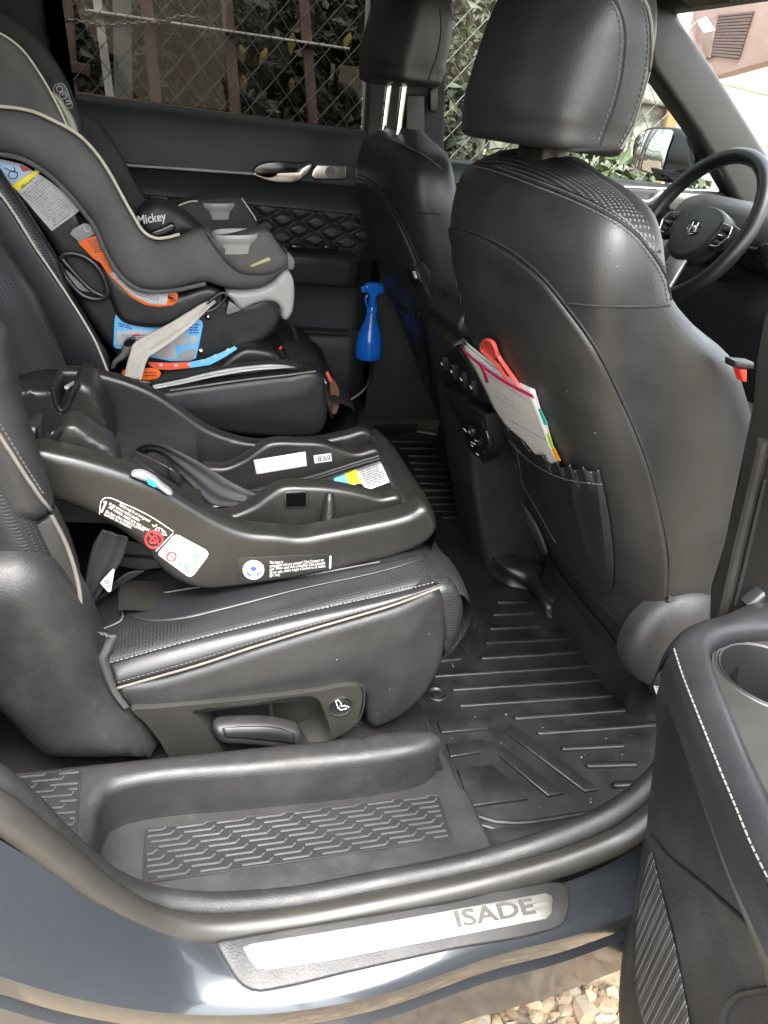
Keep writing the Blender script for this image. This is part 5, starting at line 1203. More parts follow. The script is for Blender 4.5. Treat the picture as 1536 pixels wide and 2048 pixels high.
# arm and cup holder block
armp = [(410, 461), (425, 470), (440, 476), (470, 474), (516, 462), (535, 462), (560, 492), (574, 514), (572, 530), (545, 548), (510, 552), (480, 548), (455, 530), (430, 500)]
arm = yh('arm_block', armp, .97, 1.06, .022, FABRIC, CS, n=90)
def oval(c, a, b_, ex, ey, n=40): return [c + ex * a * math.copysign(abs(math.cos(t)) ** .8, math.cos(t)) + ey * b_ * math.copysign(abs(math.sin(t)) ** .8, math.sin(t)) for t in [2 * math.pi * k / n for k in range(n)]]
for uu, vv, y_, a_ in ((471, 449, 1.0, .043), (437, 390, 1.33, .041)):
    c_ = PY(uu, vv, y_) - V((0, 0, .017)); ex = V((1, 0, .10)).normalized(); ey = V((0, 1, .0)); nz = ex.cross(ey)
    o1_ = oval(c_, a_, .042, ex, ey); i1_ = oval(c_, a_ - .005, .037, ex, ey)
    rg = [[p - nz * .012 for p in oval(c_, a_ - .006, .036, ex, ey)], [p - nz * .003 for p in o1_], o1_, [p + nz * .004 for p in oval(c_, a_ - .001, .041, ex, ey)], [p + nz * .004 for p in oval(c_, a_ - .003, .039, ex, ey)], [p + nz * .001 for p in i1_], [p - nz * .03 for p in oval(c_, a_ - .009, .033, ex, ey)]]
    loft('cup_holder', rg, LGREY, CS, cap=True)
lt_ = yslab('fabric_loop', [(500, 531), (536, 515), (542, 517), (540, 522), (504, 535)], .965, .975, .0015, simple('olive_tab', c3(.4, .36, .16), .8), CS)
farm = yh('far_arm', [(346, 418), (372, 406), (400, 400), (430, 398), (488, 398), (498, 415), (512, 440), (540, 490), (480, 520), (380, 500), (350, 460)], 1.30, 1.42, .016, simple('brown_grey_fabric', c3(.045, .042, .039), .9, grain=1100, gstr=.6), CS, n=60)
tube('far_arm_piping', crv([PY(u, v, 1.30) for u, v in [(346, 418), (360, 410), (380, 403), (395, 402)]], 16), .0018, CREAM, CS, 6)
tube('far_arm_piping', crv([PY(u, v, 1.30) for u, v in [(484, 397), (494, 412), (505, 428), (512, 440)]], 16), .0018, CREAM, CS, 6)
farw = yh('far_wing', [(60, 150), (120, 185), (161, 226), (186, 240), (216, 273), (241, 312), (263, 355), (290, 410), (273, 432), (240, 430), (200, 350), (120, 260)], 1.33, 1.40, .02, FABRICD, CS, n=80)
seatp = yh('seat_pad', [(200, 410), (260, 440), (300, 470), (380, 485), (430, 490), (500, 500), (420, 540), (300, 540), (220, 480)], 1.09, 1.34, .03, SHB, CS, n=60)
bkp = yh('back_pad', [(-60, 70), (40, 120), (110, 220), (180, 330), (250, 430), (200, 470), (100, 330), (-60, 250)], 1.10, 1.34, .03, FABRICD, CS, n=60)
# head wings
hw = yh('head_wing', [(-80, 48), (0, 67), (25, 82), (49, 104), (71, 134), (93, 169), (118, 216), (137, 258), (146, 290), (90, 290), (0, 250), (-80, 240)], 1.045, 1.09, .018, FABRIC, CS, n=70)
tube('head_piping', [p + V((0, -.001, 0)) for p in crv([PY(u, v, 1.05) for u, v in [(-40, 56), (0, 67), (25, 82), (49, 104), (71, 134), (93, 169), (118, 216), (137, 258)]], 40)], .002, CREAM, CS, 6)
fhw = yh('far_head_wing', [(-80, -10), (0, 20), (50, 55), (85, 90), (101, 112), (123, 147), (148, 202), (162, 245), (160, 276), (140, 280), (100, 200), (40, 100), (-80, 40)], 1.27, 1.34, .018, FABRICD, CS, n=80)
yslab('head_pad_edge', [(104, 183), (112, 190), (130, 215), (145, 240), (153, 265), (152, 276), (144, 272), (132, 240), (116, 208)], 1.16, 1.2, .004, CREAM, CS, n=40)
bdp = [(107, 178), (113, 169), (124, 167), (134, 180), (140, 198), (145, 208), (142, 216), (134, 214), (126, 204), (114, 192)]
bd = yslab('badge', bdp, 1.262, 1.266, .001, SHB, CS, n=40)
tube('badge_rim', [p + V((0, -.0008, 0)) for p in crv([PY(u, v, 1.262) for u, v in bdp], 40, True)], .0008, INKW, bd, 5, True)
marks('badge_mark', [[(119 + 6 * math.cos(t), 178 + 6 * math.sin(t)) for t in [2 * math.pi * k / 14 for k in range(15)]], [(126 + 7 * math.cos(t), 191 + 7 * math.sin(t)) for t in [2 * math.pi * k / 14 for k in range(15)]], [(124, 191), (126, 187), (129, 191)]], 1.2605, INKW, bd, .001)
marks('badge_lettering', [[(131, 203), (142, 201)], [(133, 209), (143, 206)]], 1.2605, INKW, bd, .0014)
# harness pad with its lettering, buckle
hpd = yh('harness_pad', [(276, 420), (290, 410), (310, 402), (345, 410), (375, 430), (398, 450), (408, 460), (370, 474), (335, 482), (300, 478), (282, 462), (272, 440)], 1.075, 1.16, .022, simple('black_neoprene', c3(.012), .6, grain=900, gstr=.4), CS, n=60)
p0, p1 = PY(276, 449, 1.0735), PY(333, 440, 1.0735); ex = (p1 - p0).normalized(); text('pad_lettering', 'Mickey', .022, p0, ex, V((-ex.z, 0, ex.x)), INKW, CS, width=(p1 - p0).length, shear=.1, bold=.02)
yslab('harness_buckle', [(298, 470), (330, 452), (346, 446), (352, 458), (330, 476), (305, 484)], 1.06, 1.09, .004, GLOSS, CS, n=30)
tube('harness_adjuster', [PY(332, 478, 1.055), PY(345, 474, 1.055), PY(358, 468, 1.055)], .003, CHROME, CS, 8)
# grey recline foot at the front
ft = yh('recline_foot', [(452, 586), (500, 582), (540, 570), (575, 540), (584, 552), (589, 575), (588, 605), (583, 628), (572, 640), (564, 636), (562, 618), (552, 606), (535, 602), (515, 606), (495, 614), (486, 619), (478, 616), (464, 600)], .99, 1.38, .01, LGREY, CS, n=90)
yslab('foot_tab', [(458, 602), (482, 616), (487, 620), (455, 631), (452, 626)], 1.004, 1.03, .003, simple('mid_grey_plastic', c3(.2), .5), CS)
yslab('foot_knob', [(575, 505), (586, 515), (590, 530), (586, 540), (576, 540)], 1.02, 1.1, .005, simple('grey_knob', c3(.16), .5), CS, n=24)
# side ring handle
rg_ = crv([PY(u, v, 1.01) for u, v in [(122, 515), (132, 508), (165, 512), (195, 535), (212, 570), (214, 590), (195, 598), (165, 590), (138, 562), (124, 540)]], 50, True)
tube('harness_guide', rg_, .005, SHB, CS, 10, True)
tube('guide_bar', crv([PY(u, v, 1.0) for u, v in [(124, 518), (150, 548), (185, 582), (205, 592)]], 20), .004, SHB, CS, 8)
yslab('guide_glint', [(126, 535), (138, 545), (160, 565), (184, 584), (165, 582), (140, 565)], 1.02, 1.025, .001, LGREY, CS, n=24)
# warning stickers
def ysl(name, px, mat, par=None, y=1.0295, n=0): return yslab(name, px, y - .0004, y, .0001, mat, par or CS, n=n)
def ymarks(name, A, B, rows, mat, par, y, seed=1, words=8, fillv=.4, **k):
    q = []; rnd = random.Random(seed)
    for r in range(rows):
        s = .05; e = .95 - rnd.random() * .15
        while s < e - .02:
            l = min(e - s, rnd.uniform(.5, 1.5) / words); z = []
            for ss, w in ((s, r + .5 - fillv / 2), (s + l, r + .5 - fillv / 2), (s + l, r + .5 + fillv / 2), (s, r + .5 + fillv / 2)):
                w /= rows; u = lerp(lerp(A[0][0], A[1][0], w), lerp(B[0][0], B[1][0], w), ss); v = lerp(lerp(A[0][1], A[1][1], w), lerp(B[0][1], B[1][1], w), ss); z.append(PY(u, v, y))
            q.append(z); s += l + .2 / words
    return join_quads(name, q, mat, par, kind='stuff')
wt = ysl('white_warning_sticker', [(-20, 322), (2, 318), (44, 328), (60, 338), (100, 362), (140, 395), (160, 421), (104, 462), (98, 456), (60, 410), (30, 378), (0, 348)], PAPER, y=1.026)
ysl('yellow_warning_band', [(24, 372), (72, 339), (80, 344), (36, 382)], YELLOW, wt, 1.0252)
ysl('blue_picture_band', [(-20, 330), (2, 322), (40, 330), (60, 342), (24, 368), (0, 346)], simple('pale_blue_print', c3(.35, .5, .66), .4), wt, 1.0254)
ysl('red_picture_patch', [(38, 330), (54, 333), (60, 341), (46, 344)], CORAL, wt, 1.025)
tubes('picture_outline', [[PY(26 + 9 * math.cos(t), 350 + 8 * math.sin(t), 1.0248) for t in [2 * math.pi * k / 16 for k in range(17)]], [PY(u, v, 1.0248) for u, v in [(10, 336), (22, 342), (36, 346)]], [PY(u, v, 1.0248) for u, v in [(28, 334), (30, 344)]]], .0009, INK, wt, 5)
ymarks('warning_heading', ((38, 374), (42, 380)), ((70, 347), (76, 352)), 2, INK, wt, 1.0248, 5, 5, .6)
ymarks('warning_print', ((42, 388), (106, 456)), ((84, 350), (156, 420)), 18, INKG, wt, 1.0256, 2, 9)
og = ysl('orange_warning_sticker', [(155, 484), (196, 470), (206, 490), (220, 520), (236, 545), (258, 566), (300, 582), (350, 582), (356, 590), (354, 604), (346, 610), (320, 614), (290, 610), (262, 594), (238, 570), (222, 555), (210, 540), (192, 515), (172, 498)], ORANGE, y=1.011)
ysl('grey_tab_sticker', [(140, 468), (146, 458), (168, 446), (182, 450), (195, 466), (158, 484)], simple('grey_print', c3(.25), .5), og, 1.0105)
tube('tab_symbol', [PY(175 + 7 * math.cos(t), 456 + 7 * math.sin(t), 1.009) for t in [2 * math.pi * k / 16 for k in range(16)]], .0014, INKW, og, 5, True)
ysl('white_text_panel', [(220, 548), (232, 540), (258, 566), (300, 582), (336, 584), (334, 610), (300, 608), (266, 592), (240, 568)], PAPER, og, 1.0104)
ymarks('panel_print', ((226, 552), (270, 590)), ((320, 584), (330, 606)), 6, INKG, og, 1.0098, 3, 10)
ymarks('orange_print', ((172, 480), (190, 506)), ((196, 474), (212, 504)), 7, INK, og, 1.0098, 4, 4)
marks('orange_arrows', [[(186, 508), (190, 504), (189, 510), (186, 508)], [(194, 516), (198, 512), (197, 518), (194, 516)], [(202, 524), (206, 520), (205, 526), (202, 524)]], 1.0098, INKW, og, .0012)
ymarks('orange_print', ((214, 530), (226, 546)), ((222, 522), (236, 540)), 4, INK, og, 1.0098, 6, 3)
ymarks('orange_print', ((340, 588), (340, 606)), ((353, 590), (352, 604)), 4, INK, og, 1.0098, 7, 3)
bl = ysl('blue_guide_sticker', [(229, 640), (231, 630), (236, 627), (244, 634), (262, 646), (290, 655), (340, 652), (380, 642), (396, 638), (404, 642), (406, 650), (398, 690), (392, 716), (380, 722), (340, 722), (300, 714), (260, 700), (230, 696), (227, 690)], BLUE, y=1.0292)
ysl('guide_white_panel', [(233, 664), (262, 660), (312, 664), (350, 668), (352, 718), (320, 716), (270, 694), (234, 690)], PAPER, bl, 1.0284)
ysl('guide_white_panel', [(348, 672), (374, 664), (376, 686), (366, 692), (348, 690)], PAPER, bl, 1.0283)
ysl('guide_white_patch', [(378, 676), (386, 672), (396, 676), (390, 688), (380, 688)], PAPER, bl, 1.0283, 12)
ysl('guide_grey_arc', [(354, 718), (362, 706), (374, 700), (390, 698), (386, 718)], LGREY, bl, 1.0284, 14)
ymarks('guide_heading', ((234, 644), (238, 654)), ((262, 652), (270, 660)), 2, INKB, bl, 1.0282, 8, 3, .6)
ymarks('guide_print', ((238, 668), (262, 692)), ((300, 668), (310, 700)), 6, INKG, bl, 1.0278, 9, 7)
ymarks('guide_print', ((320, 680), (320, 714)), ((346, 680), (346, 714)), 8, simple('pink_print', c3(.6, .3, .3), .5), bl, 1.0278, 10, 4)
ymarks('guide_heading', ((376, 648), (378, 668)), ((402, 646), (398, 668)), 4, INKB, bl, 1.0278, 11, 3, .5)
marks('guide_red_mark', [[(265, 671), (279, 669)]], 1.0278, INKR, bl, .002)
sc1 = ysl('orange_scale', [(296, 724), (340, 726), (380, 724), (380, 736), (340, 740), (310, 738), (298, 730)], simple('scale_red', c3(.7, .1, .05), .4), y=.984)
sc2 = ysl('blue_scale', [(380, 724), (410, 718), (440, 706), (470, 692), (474, 698), (450, 714), (420, 730), (380, 736)], BLUE, y=.984)
for k, (u, v) in enumerate([(322, 730), (352, 731), (378, 729), (404, 722), (430, 712), (456, 700)]):
    ysl('scale_dot', [(u + 3.6 * math.cos(t), v + 3.2 * math.sin(t)) for t in [2 * math.pi * j / 14 for j in range(14)]], INKW, sc1 if k < 3 else sc2, .9832)
ot = ysl('orange_tag', [(244, 742), (270, 738), (318, 740), (322, 748), (316, 756), (262, 758), (246, 754)], ORANGE, y=.984, n=30)
ymarks('orange_tag_print', ((288, 742), (288, 754)), ((316, 743), (314, 754)), 2, INK, ot, .9832, 12, 4, .3)
for u, v in ((416, 634), (402, 703)): lathe('rivet', PY(u, v, 1.028), V((0, -1, 0)), [(-.002, .006), (.002, .006), (.004, .003), (.0045, .0005)], CHROME, CS, 14)
# beige tether strap with its buckle
TS = thing('tether_strap', (.02, .98, .8), 'beige tether strap running down the side of the child seat to a silver hook', 'strap')
ribbon('strap_run', [(428, 598), (405, 606), (382, 620), (350, 640), (317, 658), (290, 672), (272, 684)], [(432, 604), (418, 616), (408, 626), (382, 652), (355, 674), (328, 694), (300, 712)], 1.0, .955, WEBL, TS, wav=.006)
ribbon('strap_drop', [(274, 680), (264, 692), (258, 712), (252, 735), (248, 752)], [(302, 706), (297, 715), (291, 728), (287, 742), (282, 760)], .952, .945, WEBL, TS, wav=.004)
yslab('strap_hook', [(246, 690), (252, 680), (268, 676), (274, 686), (266, 700), (256, 712), (248, 720), (236, 726), (228, 738), (222, 740), (226, 722), (240, 708)], .96, .972, .003, SATIN, TS, n=40)
yslab('hook_cover', [(248, 688), (254, 680), (268, 676), (272, 684), (262, 692), (252, 694)], .955, .962, .002, GLOSS, TS, n=20)
tube('strap_guide', crv([PY(u, v, .995) for u, v in [(405, 618), (425, 598), (448, 586), (452, 592), (442, 608), (420, 622), (408, 624)]], 30), .003, SHB, TS, 8)
ribbon('strap_top', [(384, 618), (410, 602), (438, 588)], [(390, 622), (416, 608), (444, 594)], .996, 1.0, WEB, TS)

# ================================================================== seat protector under the child seat
KM = thing('seat_protector', (.2, 1.2, .82), 'black quilted seat protector with pale mesh edge hanging over the far rear seat', 'seat protector')
KF = simple('black_quilted_cloth', c3(.02, .018, .017), .85, grain=300, gstr=.6, dist=.002)
A = crv([PY(u, v, .955) for u, v in [(300, 770), (360, 758), (430, 745), (500, 738), (560, 730), (600, 733), (634, 745), (655, 785), (664, 818)]], 50)
B = crv([PY(u, v, 1.42) for u, v in [(330, 650), (400, 640), (470, 635), (540, 635), (575, 645), (610, 665), (635, 700), (655, 745), (678, 790)]], 50)
rows = [[p + V((0, 0, -.004)) for p in A]] + [[a.lerp(c, s) + V((0, 0, .010 * math.sin(math.pi * s))) for a, c in zip(A, B)] for s in (.06, .15, .3, .45, .6, .75, .9, 1)]
kp = surf('protector_sheet', rows, KF, KM, nv=24, thick=.006)
EDG = simple('pale_mesh_edge', c3(.4, .4, .37), .8, grain=350, gstr=1, dist=.003, var=.5)
ribbon('mesh_edge', [(305, 768), (360, 755), (430, 738), (500, 728), (540, 726), (596, 730)], [(305, 778), (360, 768), (430, 753), (500, 741), (550, 737), (598, 733)], .952, .952, EDG, KM, wav=.003)
ribbon('binding', [(300, 764), (360, 752), (430, 735), (500, 724), (560, 722), (606, 729)], [(300, 769), (360, 757), (430, 740), (500, 730), (560, 727), (606, 736)], .949, .949, WEB, KM, wav=.002)
yslab('hanging_flap', [(630, 740), (642, 748), (655, 775), (662, 800), (668, 826), (664, 838), (656, 822), (645, 800), (652, 770)], 1.0, 1.012, .003, KF, KM, n=30)
yslab('brown_brush_strip', [(664, 758), (672, 764), (680, 790), (678, 815), (670, 830), (663, 826), (661, 800)], .985, 1.0, .003, simple('brown_bristle', c3(.14, .06, .03), .9, grain=260, gstr=1, dist=.004, var=.6), KM, n=24)
yslab('red_tag', [(651, 746), (656, 743), (666, 762), (660, 766)], .98, .983, .0005, CORAL, KM)
yslab('white_tag', [(638, 756), (645, 752), (654, 766), (647, 771)], .975, .978, .0005, PAPER, KM)
yslab('red_loop', [(553, 702), (563, 692), (565, 695), (556, 705)], 1.05, 1.053, .0006, RED, KM)
tube('protector_strap', crv([q + V((0, 0, .004)) for q in [PY(u, v, 1.2) for u, v in [(575, 640), (588, 665), (596, 695), (602, 722)]]], 20), .005, WEB, KM, 6)

# ================================================================== blue spray bottle in the far pocket
SB = thing('spray_bottle', (.5, 1.36, .7), 'translucent blue spray bottle tucked beside the driver seat pocket', 'spray bottle')
b = NB('blue_translucent_plastic'); b.set(Base_Color=(.015, .2, .85, 1), Roughness=.1, Transmission_Weight=.45, IOR=1.45, Subsurface_Weight=0.0)
BPL = b.m
b0 = PY(736, 716, 1.37); ax_ = (PY(744, 620, 1.37) - b0).normalized()
lathe('bottle', b0, ax_, [(0, .004), (.0, .031), (.004, .0345), (.02, .035), (.05, .033), (.075, .026), (.095, .018), (.108, .014), (.118, .013)], BPL, SB, 32)
lathe('collar', b0 + ax_ * .117, ax_, [(0, .014), (.02, .0135), (.024, .011), (.04, .009)], BPL, SB, 24)
slab('spray_head', [PY(u, v, 1.355) for u, v in [(729, 584), (730, 574), (736, 568), (752, 566), (766, 570), (770, 578), (769, 588), (756, 590), (752, 598), (752, 616), (740, 616), (740, 594), (737, 588)]], V((0, .024, 0)), .005, BPL, SB)
slab('nozzle', [PY(u, v, 1.358) for u, v in [(724, 574), (731, 572), (731, 586), (724, 585)]], V((0, .018, 0)), .003, BPL, SB)
tube('trigger', crv([PY(u, v, 1.367) for u, v in [(735, 590), (731, 599), (733, 608), (737, 616)]], 12), .003, BPL, SB, 8)
tube('dip_tube', crv([b0 + ax_ * .12, b0 + ax_ * .07 + V((-.008, 0, 0)), b0 + ax_ * .01 + V((-.006, 0, 0))], 16), .0025, LGREY, SB, 8)
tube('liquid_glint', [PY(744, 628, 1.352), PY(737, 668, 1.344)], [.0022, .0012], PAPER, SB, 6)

# ================================================================== seat belt buckle ahead of the near seat
BU = thing('belt_buckle', PY(1485, 740, .2), 'dark buckle with red release beside the passenger seat', 'buckle')
yslab('buckle_body', [(1470, 722), (1510, 726), (1510, 740), (1470, 736)], .2, .22, .003, PLASTIC, BU)
yslab('release_button', [(1478, 738), (1495, 738), (1495, 765), (1486, 764)], .205, .218, .002, RED, BU)

# ================================================================== outside: fence, plants, house
FY = 2.25
RUSTW = simple('weathered_red_wood', c3(.16, .1, .085), .85, grain=60, gstr=.8, dist=.004, var=.4)
GREYP = simple('grey_steel_post', c3(.2, .2, .2), .6, grain=60, var=.2)
WHITEP = simple('flaking_white_paint', c3(.62, .6, .55), .7, grain=40, gstr=.6, dist=.002, var=.25)
GALV = simple('galvanised_wire', c3(.15, .145, .135), .5, .5, var=.2)
FN = thing('chain_link_fence', (.5, FY, 0), 'chain link fence on weathered posts outside the far windows', 'fence')
vs, fs = [], []
a_, h_ = .038, .044      # half cell width and height
x0, x1, z0, z1 = -1.2, 1.82, .95, 2.35
def seg(p, q, r):
    global vs, fs
    R = frame_tube([p, q], r, 4); n = len(vs); vs += [v for g in R for v in g]; fs += [tuple(i + n for i in f) for f in grid_faces(2, 4, True)]
nx = int((x1 - x0) / a_); nz = int((z1 - z0) / h_)
for i in range(nx):
    for j in range(nz):
        x, z = x0 + i * a_, z0 + j * h_
        jx = .004 * math.sin(i * 3.1 + j); 
        if (i + j) % 2 == 0: seg(V((x, FY, z)), V((x + a_, FY + .003, z + h_)), .0014)
        else: seg(V((x + a_, FY, z)), V((x, FY - .003, z + h_)), .0014)
mesh('wire_mesh', vs, fs, GALV, FN, kind='stuff')
def post(u0, u1, w, mat, y=FY + .05, v0=-60, v1=260, name='post'):
    P0, P1 = PY(u0, v0, y), PY(u1, v1, y); d = (P1 - P0).normalized(); P1 = P0 + d * (P0.z - .02) / max(1e-3, -d.z); s = V((w / 2, 0, 0)); P0 = P0 - d * .4
    slab(name, [P0 - s, P0 + s, P1 + s, P1 - s], V((0, w * .7, 0)), min(.006, w * .2), mat, FN)
post(130, 148, .035, RUSTW); post(186, 220, .026, WHITEP, v1=195); post(243, 248, .055, GREYP); post(286, 318, .036, RUSTW); post(449, 474, .036, RUSTW); post(604, 628, .034, RUSTW)
def rail_(p, q, w, mat, name='rail', y=FY + .03):
    P0, P1 = PY(*p, y), PY(*q, y); d = (P1 - P0).normalized(); n = V((0, 1, 0)).cross(d) * w / 2
    slab(name, [P0 - n, P1 - n, P1 + n, P0 + n], V((0, .03, 0)), .004, mat, FN)
rail_((170, 20), (700, 98), .008, WHITEP); rail_((100, 195), (760, 282), .05, RUSTW, 'bottom_rail'); rail_((-100, 100), (180, 140), .03, RUSTW)
CH = thing('chain', PY(220, 45, FY - .02), 'steel chain drooping along the top of the fence', 'chain')
cpth = crv([PY(u, v, FY - .02) for u, v in [(60, 15), (95, 30), (150, 42), (210, 50), (270, 47), (330, 42), (360, 33), (400, 38)]], 34)
for k, (p, q) in enumerate(zip(cpth, cpth[1:])):
    d = (q - p); L = d.length; d.normalize(); s = V((0, 1, 0)) if k % 2 else V((0, 0, 1)); s = (s - d * s.dot(d)).normalized(); c = (p + q) / 2
    tube('chain_link', [c + d * math.cos(t) * L * .62 + s * math.sin(t) * L * .3 for t in [2 * math.pi * j / 14 for j in range(14)]], .0032, GALV, CH, 6, True)

def leafmat(name, c0, c1):
    b = NB(name); gi = b.node('ShaderNodeNewGeometry')
    b.set(Base_Color=b.ramp(gi.outputs['Random Per Island'], [(0, c0), (1, c1)]), Roughness=.5, Transmission_Weight=0.0)
    return b.m
LEAFD = leafmat('dark_leaf', (.02, .026, .014), (.06, .072, .032)); LEAFG = leafmat('bright_leaf', (.035, .06, .018), (.1, .14, .04)); DRY = leafmat('dry_leaf', (.2, .15, .05), (.4, .3, .08))
BARK = simple('brown_bark', c3(.08, .055, .035), .9, grain=80, gstr=.8, dist=.004)
def shrub(name, c, rad, n, size, mat, label, seed, group='shrubs behind the fence'):
    rnd = random.Random(seed); T = thing(name, (c[0], c[1], 0), label, 'shrub', group); vs, fs = [], []; cen = V(c)
    stems = []
    for k in range(6):
        a = rnd.uniform(0, 6.3); tip = cen + V((rad[0] * .7 * math.cos(a), rad[1] * .7 * math.sin(a), rad[2] * rnd.uniform(.1, .8))); base = V((c[0] + .05 * math.cos(a), c[1] + .05 * math.sin(a), 0))
        stems.append(crv([base, base.lerp(tip, .5) + V((rnd.uniform(-.05, .05), rnd.uniform(-.05, .05), .08)), tip], 10))
    tubes('stem', stems, .009, BARK, T, 6)
    cl = [cen + V((rad[0] * rnd.uniform(-.85, .85), rad[1] * rnd.uniform(-.85, .85), rad[2] * rnd.uniform(-.9, .9))) for _ in range(22)]
    for k in range(n):
        q = rnd.choice(cl); p = q + V((rnd.gauss(0, .1), rnd.gauss(0, .1), rnd.gauss(0, .1)))
        d = V((rnd.gauss(0, 1), rnd.gauss(0, 1), rnd.gauss(-.2, .7))).normalized(); s = d.cross(V((rnd.gauss(0, 1), rnd.gauss(0, 1), rnd.gauss(0, 1)))).normalized(); up = d.cross(s); L = size * rnd.uniform(.6, 1.4); w = L * rnd.uniform(.22, .36); b_ = len(vs)
        vs += [p, p + d * L * .4 + s * w + up * L * .06, p + d * L - up * L * .1, p + d * L * .4 - s * w + up * L * .06, p + d * L * .45 - up * L * .02]
        fs += [(b_, b_ + 1, b_ + 4), (b_ + 1, b_ + 2, b_ + 4), (b_ + 2, b_ + 3, b_ + 4), (b_ + 3, b_, b_ + 4)]
    mesh('foliage', vs, fs, mat, T, smooth=False)
    return T
shrub('shrub', (-.15, 2.9, 1.45), (.45, .3, .6), 5000, .045, LEAFD, 'dark shrub behind the fence at the rear window edge', 1)
shrub('shrub', (.55, 2.85, 1.35), (.5, .3, .55), 6000, .045, LEAFD, 'dense dark shrub behind the middle fence posts', 2)
shrub('shrub', (1.2, 2.95, 1.5), (.5, .35, .65), 6000, .045, LEAFD, 'tall dark shrub seen past the driver headrest', 3)
shrub('shrub', (.18, 2.75, 1.3), (.3, .2, .5), 3600, .045, LEAFD, 'dark shrub right behind the grey steel post', 8)
shrub('shrub', (.88, 2.75, 1.35), (.3, .2, .5), 3600, .045, LEAFD, 'dark shrub between the two right hand posts', 9)
shrub('leafy_plant', (1.45, 2.4, 1.1), (.2, .12, .16), 500, .06, LEAFG, 'bright green plant low at the fence below the peeling boards', 4, 'bright plants by the fence')
shrub('leafy_plant', (1.95, 2.42, 1.08), (.3, .12, .12), 700, .05, LEAFG, 'yellow green low plant under the driver window', 5, 'bright plants by the fence')
for k, (u, v, s) in enumerate(((585, 65, .06), (480, 90, .05), (532, 95, .05), (485, 150, .05), (583, 155, .04), (700, 65, .05))):
    T = thing('dry_leaf', PY(u, v, FY + .12), ('yellow leaf hanging highest at the right fence post', 'pale leaf beside the middle fence post', 'pale leaf right of the middle fence post under the rail', 'curled yellow leaf low on the middle fence post', 'narrow brown leaf lowest between the right posts', 'dry leaf near the far door pillar')[k], 'leaf', 'dry leaves on the fence'); p = PY(u, v, FY + .12); d = V((.3 * math.sin(k * 2.3), .1, -1)).normalized(); sd_v = V((1, .3, .2)).normalized()
    surf('blade', [[p + sd_v * s * .02, p + sd_v * s * .25 + d * s * .4 + V((0, -.01, 0)), p + d * s * 1.1], [p, p + d * s * .45, p + d * s * 1.1 + sd_v * .002], [p - sd_v * s * .02, p - sd_v * s * .25 + d * s * .4 + V((0, .01, 0)), p + d * s * 1.1 - sd_v * .002]], DRY, T, nu=8, thick=.001)
# dark shed wall behind the shrubs
SHD = thing('shed_wall', (.3, 3.6, 0), 'dark corrugated wall behind the shrubs', 'wall')
rows = [[V((-2 + .03 * i, 3.6 + .012 * math.sin(i * 1.3), z)) for i in range(120)] for z in (0, 2.6)]
surf('corrugated_sheet', rows, simple('dark_corrugated', c3(.035, .034, .03), .8, grain=20, var=.6), SHD, thick=.003)
# peeling white boards beyond the driver window
b = NB('peeling_boards'); n1 = b.noise(9, 6, .6); n2 = b.noise(60, 5, .6)
f = b.ramp(n1, [(.44, (.42, .4, .34)), (.5, (.2, .185, .155)), (.62, (.1, .09, .08))]); b.set(Base_Color=f, Roughness=.8, Normal=b.bump(n2, .6, .004)); PEEL = b.m
BW = thing('board_fence', (2.1, 2.7, 0), 'peeling white board fence beyond the driver window', 'fence')
for k in range(7):
    x = 1.05 + .16 * k; hgt = 2.3 + .1 * math.sin(k * 2.1)
    box('board', V((x, 2.72 + .01 * (k % 2), hgt / 2)), AX, (.145, .025, hgt), .004, PEEL, BW)
box('board_rail', V((1.55, 2.69, 1.5)), AX, (1.1, .04, .09), .006, PEEL, BW); box('orange_board', V((2.07, 2.66, .75)), AX, (.05, .03, 1.46), .004, simple('orange_stained_wood', c3(.36, .17, .07), .7, grain=50), BW)
# house ahead, seen through the windscreen
HS = thing('house', (7.5, 3.2, 0), 'pinkish house wall with louvred shutter seen through the windscreen', 'building')
PINK = simple('pink_render', c3(.2, .145, .13), .9, grain=40, gstr=.4, dist=.004, var=.1)
hn = V((-1, 0, 0))
slab('wall', [PX(u, v, 7.5) for u, v in [(1250, -250), (1800, -250), (1800, 60), (1536, 122), (1440, 150), (1350, 170), (1250, 200)]], V((.2, 0, 0)), .01, PINK, HS)
SHU = simple('brown_shutter', c3(.075, .05, .046), .8, var=.15)
sp4 = [(1432, 30), (1505, 22), (1475, 118), (1420, 112)]
Q = [PX(u, v, 7.46) for u, v in sp4]
for k in range(14):
    w0, w1 = k / 14, (k + .8) / 14; slab('louvre', [Q[0].lerp(Q[3], w0), Q[1].lerp(Q[2], w0), Q[1].lerp(Q[2], w1), Q[0].lerp(Q[3], w1)], V((.03, 0, 0)), .004, SHU, HS)
slab('shutter_frame', [p + V((.035, 0, 0)) for p in Q], V((.004, 0, 0)), .001, SHU, HS)
slab('pilaster', [PX(u, v, 7.44) for u, v in [(1392, 40), (1434, 30), (1418, 115), (1388, 120)]], V((.06, 0, 0)), .01, simple('dusty_pink_trim', c3(.13, .09, .08), .9), HS)
TRL = bpy.data.materials.new('thin_paper'); TRL.use_nodes = True; _n = TRL.node_tree.nodes; _n.remove(_n['Principled BSDF'])
_t = _n.new('ShaderNodeBsdfTranslucent'); _t.inputs[0].default_value = (.7, .68, .6, 1); TRL.node_tree.links.new(_t.outputs[0], _n['Material Output'].inputs[0])
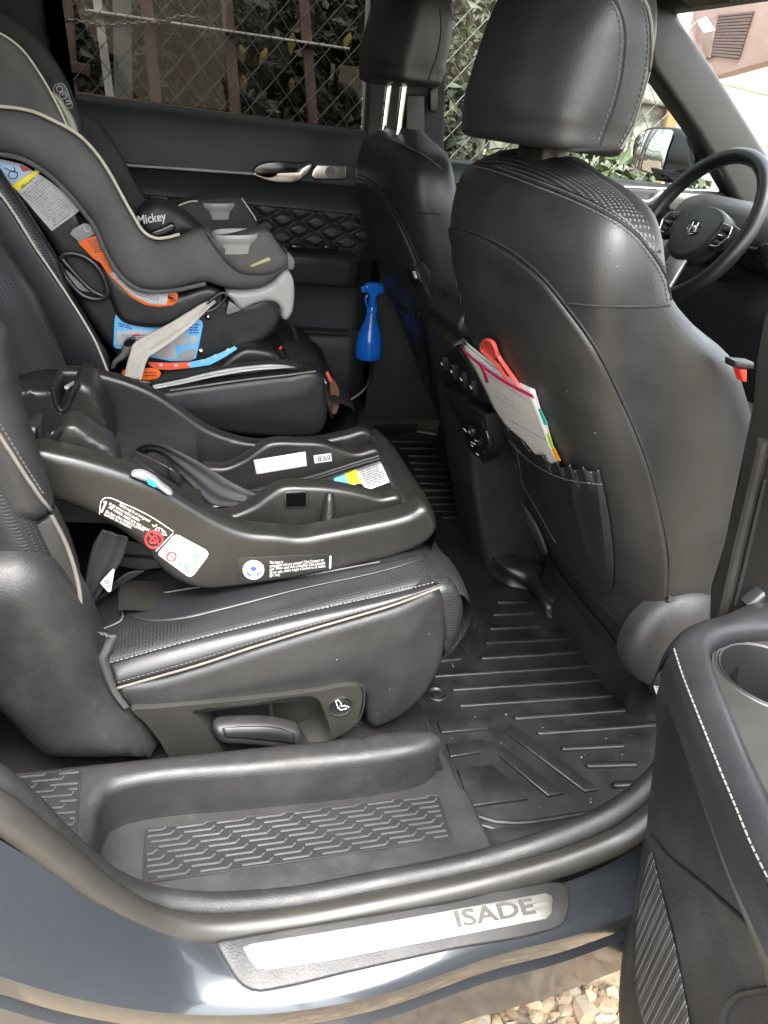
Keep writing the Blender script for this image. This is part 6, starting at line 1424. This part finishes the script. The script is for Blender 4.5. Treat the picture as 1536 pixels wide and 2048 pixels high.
slab('screen_sticker', [PN(u, v, V((1.28, 1.4, 1.615)), V((.6, 0, .8))) for u, v in [(1393, 42), (1412, 33), (1430, 60), (1408, 66)]], V((.001, 0, .001)), .0001, TRL, CAR)
visor = slab('sun_visor_label', [PX(u, v, 1.19) for u, v in [(1352, -6), (1460, -10), (1460, 6), (1384, 16)]], V((.004, 0, 0)), .001, simple('visor_label', c3(.2, .22, .2), .6), CAR)
WL = thing('white_carport', (9, 2.2, 0), 'bright white painted fence under the house beyond the windscreen', 'fence')
WHT = simple('white_gloss_paint', c3(.8, .8, .78), .5, var=.04)
slab('white_panel', [PX(u, v, 9) for u, v in [(1200, 100), (1900, 60), (1900, 700), (1200, 700)]], V((.1, 0, 0)), .01, WHT, WL)
tube('green_pipe', [PX(1440, 165, 8.8), PX(1560, 195, 8.8)], .03, simple('pale_green_paint', c3(.45, .6, .4), .5), WL, 8)

# ================================================================== crumbs and lint on the mat and the trim
rnd = random.Random(11); quads_v, quads_f = [], []
def fleck(objs, u, v, s):
    p = hit(bvh(objs), u, v, .0004)
    if p is None: return
    n = len(quads_v); a = rnd.uniform(0, 6.3); d = V((math.cos(a), math.sin(a), 0)) * s; e = V((-math.sin(a), math.cos(a), rnd.uniform(-.3, .6))) * s * rnd.uniform(.3, .8)
    quads_v.extend([p - d, p + e, p + d, p - e, p + V((0, -s * .3, s * .5))]); quads_f.extend([(n, n + 1, n + 4), (n + 1, n + 2, n + 4), (n + 2, n + 3, n + 4), (n + 3, n, n + 4)])
for k in range(90): fleck([ms], rnd.uniform(900, 1310), rnd.uniform(1220, 1640), rnd.choice((.0006, .0008, .0012, .0016)))
for k in range(9): fleck([sd_], rnd.uniform(640, 880), rnd.uniform(1240, 1430), rnd.choice((.0005, .0007, .001)))
for k in range(14): fleck([shellp, nb_], rnd.uniform(900, 1330), rnd.uniform(480, 1180), rnd.choice((.0005, .0007, .0009)))
mesh('crumbs', quads_v, quads_f, simple('pale_lint', c3(.4, .39, .35), .9, var=.4), None, smooth=False, label='pale crumbs and lint scattered on the mat and seats', cat='crumbs', kind='stuff')
